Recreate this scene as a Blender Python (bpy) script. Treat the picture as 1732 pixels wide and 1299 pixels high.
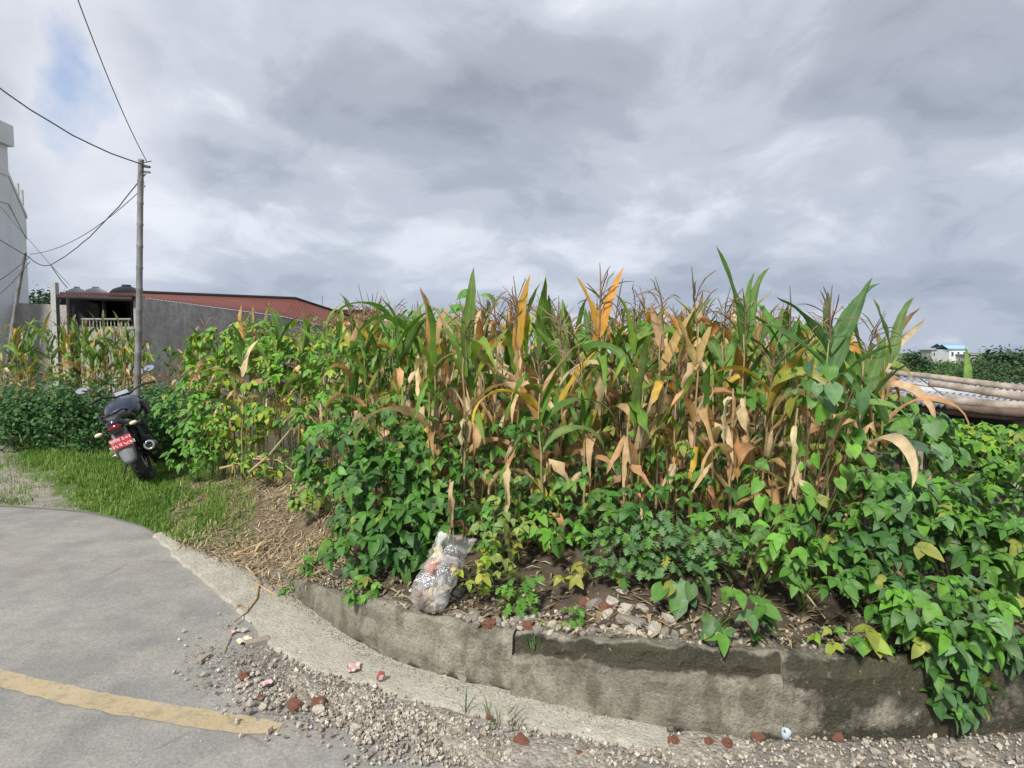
import bpy, bmesh, math, random
from mathutils import Vector, Matrix, Euler, noise
R = math.radians
for o in list(bpy.data.objects): bpy.data.objects.remove(o)
S = bpy.context.scene
COL = S.collection
# ------------------------------------------------------------------ camera
EYE = Vector((0, 0, 1.6)); FPX = 1000.0; PITCH = math.atan((649.5 - 596) / FPX)
cd = bpy.data.cameras.new('camera'); cam = bpy.data.objects.new('camera', cd); COL.objects.link(cam)
cd.sensor_width = 36; cd.lens = 36 * FPX / 1732; cd.clip_start = 0.05; cd.clip_end = 4000
cam.location = EYE; cam.rotation_euler = (R(90) - PITCH, 0, 0)
S.camera = cam
# ------------------------------------------------------------------ exposure
S.render.engine = 'CYCLES'
S.view_settings.view_transform = 'Standard'; S.view_settings.look = 'None'
S.view_settings.gamma = 1; S.view_settings.use_curve_mapping = False
S.view_settings.exposure = 0.75
S.cycles.use_denoising = True
S.cycles.max_bounces = 5; S.cycles.transparent_max_bounces = 8; S.cycles.diffuse_bounces = 2
# ------------------------------------------------------------------ world
SUN_EL, SUN_AZ = R(44), R(203)          # azimuth clockwise from +Y: behind the camera, to the left
SKYZ = 11.4
W = bpy.data.worlds.new('World'); S.world = W; W.use_nodes = True

class NT:
    """small helper for node trees"""
    def __init__(s, t): s.t = t; t.nodes.clear()
    def n(s, ty, **k):
        x = s.t.nodes.new(ty)
        for a, v in k.items():
            if a.startswith('i_'):
                key = a[2:]; key = int(key) if key.isdigit() else key
                s.put(x.inputs[key], v)
            else: setattr(x, a, v)
        return x
    def put(s, sock, v):
        if hasattr(v, 'is_output'): s.t.links.new(v, sock)
        elif hasattr(v, 'outputs'): s.t.links.new(v.outputs[0], sock)
        else: sock.default_value = v
    def math(s, op, a, b=0.0, c=0.0, clamp=False):
        x = s.n('ShaderNodeMath', operation=op, use_clamp=clamp)
        for i, v in enumerate((a, b, c)): s.put(x.inputs[i], v)
        return x.outputs[0]
    def vmath(s, op, a, b=(0, 0, 0)):
        x = s.n('ShaderNodeVectorMath', operation=op)
        s.put(x.inputs[0], a); s.put(x.inputs[1], b)
        return x
    def noise(s, vec, scale, detail=5, rough=0.55, dist=0.0):
        x = s.n('ShaderNodeTexNoise'); s.put(x.inputs['Scale'], scale); s.put(x.inputs['Detail'], detail)
        s.put(x.inputs['Roughness'], rough); s.put(x.inputs['Distortion'], dist)
        if vec is not None: s.put(x.inputs['Vector'], vec)
        return x.outputs['Fac']
    def ramp(s, fac, stops, interp='LINEAR'):
        x = s.n('ShaderNodeValToRGB'); x.color_ramp.interpolation = interp
        e = x.color_ramp.elements
        while len(e) < len(stops): e.new(0.5)
        for el, (p, c) in zip(e, stops):
            el.position = p; el.color = (c, c, c, 1) if isinstance(c, (int, float)) else (*c[:3], 1)
        s.put(x.inputs[0], fac); return x.outputs[0]
    def mix(s, fac, a, b, mode='MIX'):
        x = s.n('ShaderNodeMix', data_type='RGBA', blend_type=mode)
        s.put(x.inputs[0], fac)
        for i, v in ((6, a), (7, b)):
            if isinstance(v, tuple) and len(v) == 3: v = (*v, 1)
            s.put(x.inputs[i], v)
        return x.outputs[2]

def build_world():
    t = NT(W.node_tree)
    sky = t.n('ShaderNodeTexSky', sky_type='NISHITA'); sky.sun_disc = False
    sky.sun_elevation = SUN_EL; sky.sun_rotation = SUN_AZ; sky.altitude = 1300; sky.dust_density = 1.2
    co = t.n('ShaderNodeTexCoord').outputs['Generated']
    sep = t.n('ShaderNodeSeparateXYZ', i_0=co)
    z = t.math('ADD', t.math('MAXIMUM', sep.outputs[2], 0.0), 0.34)
    px = t.math('DIVIDE', sep.outputs[0], z); py = t.math('DIVIDE', sep.outputs[1], z)
    v = t.n('ShaderNodeCombineXYZ', i_0=px, i_1=py, i_2=SKYZ).outputs[0]
    warp = t.n('ShaderNodeTexNoise'); t.put(warp.inputs['Vector'], v); t.put(warp.inputs['Scale'], 1.6); t.put(warp.inputs['Detail'], 3)
    wv = t.vmath('MULTIPLY_ADD', warp.outputs['Color'], (0.5, 0.5, 0.0)); t.put(wv.inputs[2], v)
    v2 = wv.outputs[0]
    big = t.noise(v2, 1.15, 2, 0.5)
    mid = t.noise(v2, 2.9, 9, 0.57)
    fine = t.noise(v, 8.0, 6, 0.55, 0.3)
    d = t.math('ADD', t.math('MULTIPLY', big, 0.62), t.math('MULTIPLY', mid, 0.50))
    d = t.math('ADD', d, t.math('MULTIPLY', fine, 0.09))
    cl = t.ramp(d, [(0.43, (1.95, 2.17, 2.62)), (0.53, (2.65, 2.9, 3.42)), (0.62, (3.55, 3.8, 4.32)), (0.76, (5.6, 5.85, 6.25))], 'EASE')
    # distant rain cloud low over the hills: bluer and duller
    low = t.ramp(sep.outputs[2], [(0.0, 1.0), (0.16, 0.6), (0.42, 0.0)])
    cl = t.mix(t.math('MULTIPLY', low, 0.5), cl, (2.1, 2.62, 3.5))
    # openings in the cloud sheet, one of them in view
    gd = (Vector(((128 - 866) / FPX, 1.0, (596 - 140) / FPX))).normalized()
    df = t.vmath('SUBTRACT', co, tuple(gd))
    df = t.vmath('MULTIPLY', df.outputs[0], (1.9, 1.0, 0.66))
    dist = t.vmath('LENGTH', df.outputs[0]).outputs['Value']
    wob = t.math('ADD', t.math('MULTIPLY', t.math('SUBTRACT', t.noise(co, 5, 2, 0.5), 0.5), 0.16), t.math('MULTIPLY', t.math('SUBTRACT', t.noise(co, 16, 8, 0.6), 0.5), 0.10))
    edge = t.math('ADD', dist, wob)
    gap = t.ramp(edge, [(0.030, 1.0), (0.072, 0.0)])
    rim = t.ramp(edge, [(0.07, 1.0), (0.26, 0.0)])      # sunlit cloud edges around the opening
    cl = t.mix(t.math('MULTIPLY', rim, 0.6), cl, (5.6, 5.75, 6.2))
    far = t.ramp(t.noise(v2, 0.55, 3), [(0.70, 0.0), (0.76, 0.9)])
    gap = t.math('MAXIMUM', gap, far)
    skyc = t.mix(0.45, sky.outputs[0], (4.2, 4.7, 5.9))
    col = t.mix(gap, cl, skyc)
    # below the horizon: dull earth light
    col = t.mix(t.math('SUBTRACT', 1.0, t.ramp(t.math('ADD', sep.outputs[2], 0.02), [(0.0, 0.0), (0.01, 1.0)])), col, (1.4, 1.4, 1.2))
    bg = t.n('ShaderNodeBackground', i_Color=col, i_Strength=0.1)
    out = t.n('ShaderNodeOutputWorld', i_Surface=bg)
build_world()
sd = bpy.data.lights.new('sun', 'SUN'); sun = bpy.data.objects.new('sun', sd); COL.objects.link(sun)
sd.energy = 2.8; sd.angle = R(7); sd.color = (1.0, 0.95, 0.86)
sdir = Vector((math.sin(SUN_AZ) * math.cos(SUN_EL), math.cos(SUN_AZ) * math.cos(SUN_EL), math.sin(SUN_EL)))
sun.rotation_euler = sdir.to_track_quat('Z', 'Y').to_euler(); sun.location = (0, -5, 12)

# ------------------------------------------------------------------ geometry of the view (to find where things stand)
def ray(px, py):
    x, z = (px - 866) / FPX, (649.5 - py) / FPX
    c, s = math.cos(PITCH), math.sin(PITCH)
    return Vector((x, c + z * s, z * c - s))
def G(px, py, z=0.0):
    r = ray(px, py); k = (z - EYE.z) / r.z
    return EYE + r * k
def P(px, py, d):
    r = ray(px, py); return EYE + r * (d / r.y)

# ------------------------------------------------------------------ object helpers
def link(o, parent=None):
    COL.objects.link(o)
    if parent is not None: o.parent = parent
    return o
def tag(o, label=None, cat=None, group=None, kind=None):
    if label: o['label'] = label
    if cat: o['category'] = cat
    if group: o['group'] = group
    if kind: o['kind'] = kind
    return o
def empty(name, loc, label, cat, group=None, rot=(0, 0, 0)):
    o = bpy.data.objects.new(name, None); o.empty_display_size = 0.1
    o.location = loc; o.rotation_euler = rot
    return tag(link(o), label, cat, group)
def mesh(name, v, f, m=None, smooth=False, uv=None):
    me = bpy.data.meshes.new(name); me.from_pydata([tuple(p) for p in v], [], f)
    if m: me.materials.append(m)
    if smooth: me.shade_smooth()
    if uv:
        l = me.uv_layers.new(name='UVMap')
        for lp in me.loops: l.data[lp.index].uv = uv[lp.vertex_index]
    me.update(); return me
def obj(name, me, parent=None, loc=(0, 0, 0), rot=(0, 0, 0), sc=1.0, color=None):
    o = bpy.data.objects.new(name, me)
    o.location = loc; o.rotation_euler = rot
    o.scale = (sc, sc, sc) if isinstance(sc, (int, float)) else sc
    if color: o.color = color
    return link(o, parent)
class MB:
    """collects shapes into one mesh"""
    def __init__(s): s.v = []; s.f = []
    def add(s, v, f):
        b = len(s.v); s.v += [Vector(p) for p in v]; s.f += [[i + b for i in q] for q in f]; return s
    def box(s, c, d, M=None):
        x, y, z = d[0] / 2, d[1] / 2, d[2] / 2; c = Vector(c)
        pts = [Vector((a * x, b * y, e * z)) for a in (-1, 1) for b in (-1, 1) for e in (-1, 1)]
        if M is not None: pts = [M @ p for p in pts]
        return s.add([c + p for p in pts], [(0, 1, 3, 2), (4, 6, 7, 5), (0, 4, 5, 1), (2, 3, 7, 6), (0, 2, 6, 4), (1, 5, 7, 3)])
    def tube(s, pts, rad, n=6, cap=True):
        pts = [Vector(p) for p in pts]; rad = rad if isinstance(rad, (list, tuple)) else [rad] * len(pts)
        v = []; f = []; ref = None
        for i, p in enumerate(pts):
            t = (pts[min(i + 1, len(pts) - 1)] - pts[max(i - 1, 0)]).normalized()
            if ref is None: ref = t.orthogonal().normalized()
            ref = (ref - t * ref.dot(t)).normalized(); b = t.cross(ref)
            for k in range(n):
                a = 2 * math.pi * k / n
                v.append(p + (ref * math.cos(a) + b * math.sin(a)) * rad[i])
        for i in range(len(pts) - 1):
            for k in range(n):
                k2 = (k + 1) % n
                f.append((i * n + k, i * n + k2, (i + 1) * n + k2, (i + 1) * n + k))
        if cap: f.append(tuple(range(n - 1, -1, -1))); f.append(tuple((len(pts) - 1) * n + k for k in range(n)))
        return s.add(v, f)
    def loft(s, rings, cap=True):
        n = len(rings[0]); v = [p for r in rings for p in r]; f = []
        for i in range(len(rings) - 1):
            for k in range(n):
                k2 = (k + 1) % n
                f.append((i * n + k, i * n + k2, (i + 1) * n + k2, (i + 1) * n + k))
        if cap: f.append(tuple(range(n - 1, -1, -1))); f.append(tuple((len(rings) - 1) * n + k for k in range(n)))
        return s.add(v, f)
    def torus(s, c, R1, r, axis='X', n=28, m=10, flat=1.0):
        v = []; f = []
        for i in range(n):
            a = 2 * math.pi * i / n
            for k in range(m):
                b = 2 * math.pi * k / m
                q = R1 + r * math.cos(b); w = r * flat * math.sin(b)
                p = (w, q * math.cos(a), q * math.sin(a)) if axis == 'X' else (q * math.cos(a), q * math.sin(a), w)
                v.append(Vector(c) + Vector(p))
                f.append((i * m + k, ((i + 1) % n) * m + k, ((i + 1) % n) * m + (k + 1) % m, i * m + (k + 1) % m))
        return s.add(v, f)
    def ball(s, c, rad, n=10, m=7):
        rx, ry, rz = rad if isinstance(rad, (list, tuple)) else (rad,) * 3
        rings = []
        for i in range(m + 1):
            a = -math.pi / 2 + math.pi * i / m; ca = max(math.cos(a), 0.02)
            rings.append([Vector(c) + Vector((rx * ca * math.cos(2 * math.pi * k / n), ry * ca * math.sin(2 * math.pi * k / n), rz * math.sin(a))) for k in range(n)])
        return s.loft(rings)
    def me(s, name, m=None, smooth=False): return mesh(name, s.v, s.f, m, smooth)
    def o(s, name, m=None, parent=None, smooth=False, **k): return obj(name, s.me(name, m, smooth), parent, **k)
def bevel(me, w=0.01, seg=2):
    bm = bmesh.new(); bm.from_mesh(me)
    bmesh.ops.bevel(bm, geom=list(bm.edges), offset=w, segments=seg, affect='EDGES', profile=0.6)
    bm.to_mesh(me); bm.free(); return me

# ------------------------------------------------------------------ materials
MATS = {}
def newmat(name):
    m = bpy.data.materials.new(name); m.use_nodes = True; MATS[name] = m
    return m, NT(m.node_tree)
def finish(t, shader, disp=None):
    o = t.n('ShaderNodeOutputMaterial', i_Surface=shader)
def bump(t, h, strength=0.3, dist=0.02):
    return t.n('ShaderNodeBump', i_Strength=strength, i_Distance=dist, i_Height=h).outputs[0]
def plain(name, c, rough=0.6, metal=0.0, var=0.15, scale=12, bmp=0.15, spec=0.5, coat=0.0, dirt=None):
    m, t = newmat(name); co = t.n('ShaderNodeTexCoord').outputs['Object']
    n1 = t.noise(co, scale, 6, 0.6)
    a = tuple(x * (1 - var) for x in c); b = tuple(min(1, x * (1 + var)) for x in c)
    col = t.mix(t.ramp(n1, [(0.3, 0.0), (0.7, 1.0)]), a, b)
    if dirt: col = t.mix(t.ramp(t.noise(co, scale * 0.35, 7, 0.65), [(0.48, 0.0), (0.66, 0.8)]), col, dirt)
    p = t.n('ShaderNodeBsdfPrincipled', i_Roughness=rough, i_Metallic=metal)
    t.put(p.inputs['Base Color'], col); t.put(p.inputs['Specular IOR Level'], spec); t.put(p.inputs['Coat Weight'], coat)
    if bmp: t.put(p.inputs['Normal'], bump(t, t.noise(co, scale * 4, 5), bmp, 0.01))
    finish(t, p); return m

def leafmat(name, vein=True, trans=0.35, rough=0.5, stripes=False, tipc=(0.50, 0.36, 0.2), ribc=None):
    """leaf colour = object colour; alpha of the object colour = how far the tip and rim have dried"""
    m, t = newmat(name)
    oi = t.n('ShaderNodeObjectInfo'); uv = t.n('ShaderNodeTexCoord').outputs['UV']
    oc = t.n('ShaderNodeTexCoord').outputs['Object']
    su = t.n('ShaderNodeSeparateXYZ', i_0=uv)
    base = oi.outputs['Color']
    loc = t.vmath('ADD', oc, oi.outputs['Location']).outputs[0]
    nz = t.noise(loc, 14, 5, 0.6)
    base = t.mix(t.ramp(nz, [(0.3, 0.0), (0.7, 1.0)]), t.mix(1.0, base, (0.72, 0.74, 0.7), 'MULTIPLY'), t.mix(1.0, base, (1.3, 1.24, 1.2), 'MULTIPLY'))
    if stripes:
        st = t.noise(t.n('ShaderNodeCombineXYZ', i_0=t.math('MULTIPLY', su.outputs[0], 26.0), i_1=t.math('MULTIPLY', su.outputs[1], 1.2), i_2=oi.outputs['Random']).outputs[0], 1.0, 3)
        base = t.mix(t.math('MULTIPLY', t.ramp(st, [(0.4, 0.0), (0.62, 1.0)]), 0.4), base, t.mix(1.0, base, (0.55, 0.55, 0.5), 'MULTIPLY'))
        # drying from the tip inwards and along blotches
        q = t.math('ADD', su.outputs[1], t.math('MULTIPLY', t.math('SUBTRACT', t.noise(loc, 9, 5), 0.5), 1.1))
        q = t.math('ADD', q, t.math('MULTIPLY', t.math('ABSOLUTE', t.math('SUBTRACT', su.outputs[0], 0.5)), 0.35))
        dry = t.math('GREATER_THAN', q, t.math('SUBTRACT', 1.35, oi.outputs['Alpha']))
        dry = t.math('MULTIPLY_ADD', t.math('SUBTRACT', q, t.math('SUBTRACT', 1.35, oi.outputs['Alpha'])), 6.0, 0.0, clamp=True)
        base = t.mix(dry, base, tipc)
    if not stripes:
        sp = t.noise(loc, 42, 4, 0.7); ye = t.noise(loc, 6, 3)
        base = t.mix(t.math('MULTIPLY', t.ramp(ye, [(0.56, 0.0), (0.72, 1.0)]), 0.35), base, (0.26, 0.28, 0.05))
        base = t.mix(t.math('MULTIPLY', t.ramp(sp, [(0.67, 0.0), (0.73, 1.0)]), 0.6), base, (0.16, 0.11, 0.05))
    rib = t.ramp(t.math('ABSOLUTE', t.math('SUBTRACT', su.outputs[0], 0.5)), [(0.03, 1.0), (0.075, 0.0)])
    base = t.mix(t.math('MULTIPLY', rib, 0.45), base, t.mix(0.5, base, ribc or (0.35, 0.42, 0.18)))
    p = t.n('ShaderNodeBsdfPrincipled', i_Roughness=rough); t.put(p.inputs['Base Color'], base)
    t.put(p.inputs['Specular IOR Level'], 0.4)
    if stripes: t.put(p.inputs['Normal'], bump(t, st, 0.35, 0.01))
    else:
        wv = t.n('ShaderNodeTexWave', wave_type='BANDS', bands_direction='Y', i_Scale=5.0, i_Distortion=1.5); t.put(wv.inputs['Vector'], uv)
        t.put(p.inputs['Normal'], bump(t, wv.outputs['Fac'], 0.25, 0.006))
    tr = t.n('ShaderNodeBsdfTranslucent'); t.put(tr.inputs['Color'], t.mix(1.0, base, (1.15, 1.2, 0.7), 'MULTIPLY'))
    mx = t.n('ShaderNodeMixShader', i_0=trans); t.put(mx.inputs[1], p.outputs[0]); t.put(mx.inputs[2], tr.outputs[0])
    finish(t, mx); return m
M_MAIZE = leafmat('maize_leaf', stripes=True, trans=0.28)
M_BEAN = leafmat('bean_leaf', trans=0.22, rough=0.42, ribc=(0.2, 0.3, 0.1))

def foliage_mat(name, c1, c2, c3, scale=3.0, trans=0.3, rough=0.55):
    """massed small leaves: colour differs leaf clump by leaf clump through a vertex attribute"""
    m, t = newmat(name)
    at = t.n('ShaderNodeAttribute', attribute_name='tint')
    f = at.outputs['Fac']
    col = t.ramp(f, [(0.0, c1), (0.5, c2), (1.0, c3)])
    p = t.n('ShaderNodeBsdfPrincipled', i_Roughness=rough); t.put(p.inputs['Base Color'], col); t.put(p.inputs['Specular IOR Level'], 0.3)
    tr = t.n('ShaderNodeBsdfTranslucent'); t.put(tr.inputs['Color'], col)
    mx = t.n('ShaderNodeMixShader', i_0=trans); t.put(mx.inputs[1], p.outputs[0]); t.put(mx.inputs[2], tr.outputs[0])
    finish(t, mx); return m
M_STEM = plain('green_stem', (0.13, 0.17, 0.05), 0.6, var=0.4, scale=20)
M_VINE = plain('brown_vine', (0.17, 0.13, 0.07), 0.8, var=0.4, scale=20)
M_STALK = plain('maize_stalk', (0.30, 0.24, 0.11), 0.6, var=0.35, scale=14, dirt=(0.22, 0.14, 0.07))
M_STALKG = plain('green_maize_stalk', (0.16, 0.22, 0.06), 0.55, var=0.3, scale=14, dirt=(0.28, 0.22, 0.1))
M_TASSEL = plain('maize_tassel', (0.20, 0.135, 0.085), 0.8, var=0.4, scale=30)
M_HUSK = plain('maize_husk', (0.44, 0.34, 0.19), 0.7, var=0.3, scale=25, bmp=0.5)
M_STRAW = plain('dry_straw', (0.40, 0.30, 0.17), 0.8, var=0.35, scale=9, bmp=0.3)
M_BAMBOO = plain('weathered_bamboo', (0.22, 0.215, 0.215), 0.6, var=0.25, scale=5, bmp=0.25, dirt=(0.12, 0.115, 0.115))
M_LOG = plain('bleached_log', (0.34, 0.29, 0.245), 0.85, var=0.35, scale=7, bmp=0.7, dirt=(0.15, 0.115, 0.085))
M_WIRE = plain('black_cable', (0.075, 0.08, 0.09), 0.5, bmp=0)
M_ROPE = plain('pale_cord', (0.25, 0.38, 0.36), 0.7, bmp=0)
M_BRICK = plain('red_brick', (0.32, 0.125, 0.075), 0.9, var=0.45, scale=26, bmp=0.9, dirt=(0.33, 0.22, 0.165))
M_STONE = plain('pale_stone', (0.58, 0.53, 0.45), 0.9, var=0.25, scale=16, bmp=0.6, dirt=(0.33, 0.28, 0.22))
M_STONE2 = plain('grey_stone', (0.30, 0.275, 0.24), 0.85, var=0.25, scale=16, bmp=0.6, dirt=(0.26, 0.23, 0.19))
M_WHITEP = plain('white_painted_plaster', (0.74, 0.76, 0.77), 0.8, var=0.04, scale=2, bmp=0.1, dirt=(0.62, 0.64, 0.65))
M_GREYP = plain('grey_plaster', (0.40, 0.40, 0.40), 0.85, var=0.12, scale=2, bmp=0.2)
M_DARK = plain('dark_and_shade', (0.03, 0.027, 0.025), 0.9, bmp=0)  # near black; on interior walls the colour stands in for shade
M_GLASS = plain('window_glass', (0.05, 0.06, 0.08), 0.1, bmp=0, spec=0.8)
M_STEEL = plain('galvanised_steel', (0.5, 0.52, 0.54), 0.4, metal=0.8, var=0.1)
M_TANK = plain('black_water_tank', (0.03, 0.03, 0.033), 0.5, var=0.2)

def soil_mat():
    m, t = newmat('field_ground')
    co = t.n('ShaderNodeTexCoord').outputs['Object']
    z = t.n('ShaderNodeAttribute', attribute_name='cover').outputs['Color']
    s = t.n('ShaderNodeSeparateColor', i_0=z)
    n1 = t.noise(co, 6, 8, 0.65); n2 = t.noise(co, 45, 6, 0.65); n3 = t.noise(co, 1.1, 5)
    soil = t.mix(t.ramp(n1, [(0.3, 0.0), (0.7, 1.0)]), (0.045, 0.034, 0.024), (0.13, 0.10, 0.07))
    soil = t.mix(t.ramp(n2, [(0.58, 0.0), (0.75, 0.6)]), soil, (0.24, 0.20, 0.15))
    grass = t.mix(t.ramp(n1, [(0.3, 0.0), (0.7, 1.0)]), (0.07, 0.13, 0.03), (0.14, 0.21, 0.05))
    straw = t.mix(t.ramp(n2, [(0.3, 0.0), (0.7, 1.0)]), (0.085, 0.062, 0.04), (0.24, 0.185, 0.12))
    track = t.mix(t.ramp(n1, [(0.3, 0.0), (0.7, 1.0)]), (0.20, 0.18, 0.15), (0.36, 0.33, 0.29))
    jit = t.math('MULTIPLY', t.math('SUBTRACT', t.noise(co, 4, 7, 0.7), 0.5), 1.3)
    def msk(c): return t.ramp(t.math('ADD', c, jit), [(0.4, 0.0), (0.6, 1.0)])
    col = t.mix(msk(s.outputs[0]), soil, grass)
    col = t.mix(msk(s.outputs[1]), col, straw)
    col = t.mix(msk(s.outputs[2]), col, track)
    p = t.n('ShaderNodeBsdfPrincipled', i_Roughness=0.95); t.put(p.inputs['Base Color'], col)
    t.put(p.inputs['Normal'], bump(t, t.math('ADD', n1, n2), 0.7, 0.03))
    finish(t, p); return m
M_SOIL = soil_mat()
def road_mat():
    m, t = newmat('worn_road')
    co = t.n('ShaderNodeTexCoord').outputs['Object']
    big = t.noise(co, 0.55, 6, 0.6, 0.6); mid = t.noise(co, 3.2, 8, 0.65); fine = t.noise(co, 60, 5, 0.7); spk = t.noise(co, 110, 3)
    st = t.noise(t.vmath('MULTIPLY', co, (1.6, 0.35, 1)).outputs[0], 1.6, 6, 0.6, 0.4)
    col = t.mix(t.ramp(big, [(0.35, 0.0), (0.65, 1.0)]), (0.22, 0.217, 0.205), (0.37, 0.362, 0.34))
    col = t.mix(t.math('MULTIPLY', t.ramp(st, [(0.46, 0.0), (0.66, 1.0)]), 0.45), col, (0.185, 0.18, 0.178))
    col = t.mix(t.math('MULTIPLY', t.ramp(mid, [(0.42, 0.0), (0.62, 1.0)]), 0.6), col, (0.41, 0.39, 0.35))
    col = t.mix(t.math('MULTIPLY', t.ramp(fine, [(0.45, 0.0), (0.66, 1.0)]), 0.5), col, (0.15, 0.145, 0.14))
    col = t.mix(t.math('MULTIPLY', t.ramp(t.noise(co, 1.5, 7, 0.7), [(0.56, 0.0), (0.70, 1.0)]), 0.5), col, (0.33, 0.26, 0.21))
    col = t.mix(t.math('MULTIPLY', t.ramp(spk, [(0.60, 0.0), (0.68, 1.0)]), 0.6), col, (0.52, 0.50, 0.46))
    col = t.mix(t.math('MULTIPLY', t.ramp(t.noise(co, 19, 8, 0.75), [(0.44, 0.0), (0.62, 1.0)]), 0.35), col, (0.2, 0.19, 0.175))
    vo = t.n('ShaderNodeTexVoronoi', feature='DISTANCE_TO_EDGE', i_Scale=0.55); t.put(vo.inputs['Vector'], t.vmath('ADD', co, t.vmath('MULTIPLY', t.n('ShaderNodeTexNoise', i_Scale=2.5, i_Detail=6.0).outputs['Color'], (0.5, 0.5, 0)).outputs[0]).outputs[0])
    cr = t.ramp(vo.outputs['Distance'], [(0.0, 1.0), (0.006, 0.0)])
    col = t.mix(t.math('MULTIPLY', t.math('MULTIPLY', cr, t.ramp(t.noise(co, 1.2, 3), [(0.5, 0.0), (0.6, 1.0)])), 0.6), col, (0.1, 0.095, 0.09))
    pit = t.ramp(t.noise(co, 23, 6, 0.75, 0.5), [(0.66, 0.0), (0.72, 1.0)])
    col = t.mix(t.math('MULTIPLY', pit, 0.6), col, (0.085, 0.08, 0.075))
    p = t.n('ShaderNodeBsdfPrincipled', i_Roughness=0.85); t.put(p.inputs['Base Color'], col); t.put(p.inputs['Specular IOR Level'], 0.3)
    t.put(p.inputs['Normal'], bump(t, t.math('ADD', fine, t.math('MULTIPLY', mid, 0.6)), 0.45, 0.012))
    finish(t, p); return m
M_ROAD = road_mat()
def paint_mat():
    m, t = newmat('worn_yellow_paint')
    co = t.n('ShaderNodeTexCoord').outputs['Object']
    w = t.noise(co, 9, 8, 0.7)
    col = t.mix(t.ramp(t.noise(co, 3, 5), [(0.3, 0.0), (0.7, 1.0)]), (0.49, 0.385, 0.22), (0.55, 0.45, 0.29))
    col = t.mix(t.ramp(w, [(0.48, 0.0), (0.7, 0.6)]), col, (0.38, 0.34, 0.27))
    p = t.n('ShaderNodeBsdfPrincipled', i_Roughness=0.8); t.put(p.inputs['Base Color'], col)
    t.put(p.inputs['Normal'], bump(t, t.noise(co, 70, 4), 0.3, 0.01))
    al = t.math('MULTIPLY', t.ramp(t.noise(co, 16, 7, 0.75), [(0.30, 0.45), (0.5, 1.0)]), 0.82)
    tr = t.n('ShaderNodeBsdfTransparent'); mx = t.n('ShaderNodeMixShader'); t.put(mx.inputs[0], al); t.put(mx.inputs[1], tr.outputs[0]); t.put(mx.inputs[2], p.outputs[0])
    finish(t, mx); return m
M_PAINT = paint_mat()
def concrete_mat(name, c1, c2, stain, moss, amt=0.5, top=None):
    m, t = newmat(name)
    co = t.n('ShaderNodeTexCoord').outputs['Object']
    n1 = t.noise(co, 2.4, 8, 0.62, 0.3); n2 = t.noise(co, 9, 8, 0.65); n3 = t.noise(co, 70, 4, 0.7)
    col = t.mix(t.ramp(n1, [(0.35, 0.0), (0.65, 1.0)]), c1, c2)
    sz = t.n('ShaderNodeSeparateXYZ', i_0=co)
    drip = t.noise(t.vmath('MULTIPLY', co, (1, 1, 0.22)).outputs[0], 8, 6, 0.6)
    f = t.ramp(t.math('ADD', t.math('MULTIPLY', n2, 0.5), t.math('MULTIPLY', drip, 0.5)), [(0.46, 0.0), (0.56, 1.0)])
    col = t.mix(t.math('MULTIPLY', f, amt), col, stain)
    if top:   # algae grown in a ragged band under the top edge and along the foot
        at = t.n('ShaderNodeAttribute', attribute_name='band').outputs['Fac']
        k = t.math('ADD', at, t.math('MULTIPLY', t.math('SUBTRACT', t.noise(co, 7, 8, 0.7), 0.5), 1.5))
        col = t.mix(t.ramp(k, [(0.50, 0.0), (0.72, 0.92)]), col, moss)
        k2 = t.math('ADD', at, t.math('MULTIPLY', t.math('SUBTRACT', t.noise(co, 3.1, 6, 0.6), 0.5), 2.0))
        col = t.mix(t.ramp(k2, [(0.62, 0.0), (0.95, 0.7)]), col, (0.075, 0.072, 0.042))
    else:
        col = t.mix(t.math('MULTIPLY', t.ramp(t.noise(co, 1.7, 6, 0.65), [(0.55, 0.0), (0.7, 1.0)]), 0.4), col, moss)
    col = t.mix(t.math('MULTIPLY', t.ramp(n3, [(0.46, 0.0), (0.7, 1.0)]), 0.5), col, tuple(x * 0.5 for x in c1))
    col = t.mix(t.math('MULTIPLY', t.ramp(t.noise(co, 26, 7, 0.75), [(0.56, 0.0), (0.68, 1.0)]), 0.55), col, tuple(x * 0.42 for x in c1))
    col = t.mix(t.math('MULTIPLY', t.ramp(t.noise(co, 38, 5, 0.7, 0.5), [(0.62, 0.0), (0.70, 1.0)]), 0.5), col, tuple(min(.7, x * 1.5) for x in c2))
    p = t.n('ShaderNodeBsdfPrincipled', i_Roughness=0.9); t.put(p.inputs['Base Color'], col); t.put(p.inputs['Specular IOR Level'], 0.25)
    t.put(p.inputs['Normal'], bump(t, t.math('ADD', n3, t.math('MULTIPLY', n2, 1.5)), 0.8, 0.02))
    finish(t, p); return m
M_WALL = concrete_mat('stained_concrete', (0.225, 0.208, 0.165), (0.37, 0.345, 0.28), (0.125, 0.115, 0.082), (0.03, 0.028, 0.02), 0.75, top=True)
M_GUTTER = concrete_mat('pale_gutter_concrete', (0.48, 0.455, 0.385), (0.59, 0.565, 0.485), (0.39, 0.36, 0.30), (0.29, 0.265, 0.215), 0.35)
M_CWALL = concrete_mat('weathered_grey_render', (0.36, 0.345, 0.325), (0.50, 0.485, 0.46), (0.25, 0.24, 0.225), (0.56, 0.55, 0.52), 0.5)
M_DIRT = None
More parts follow.
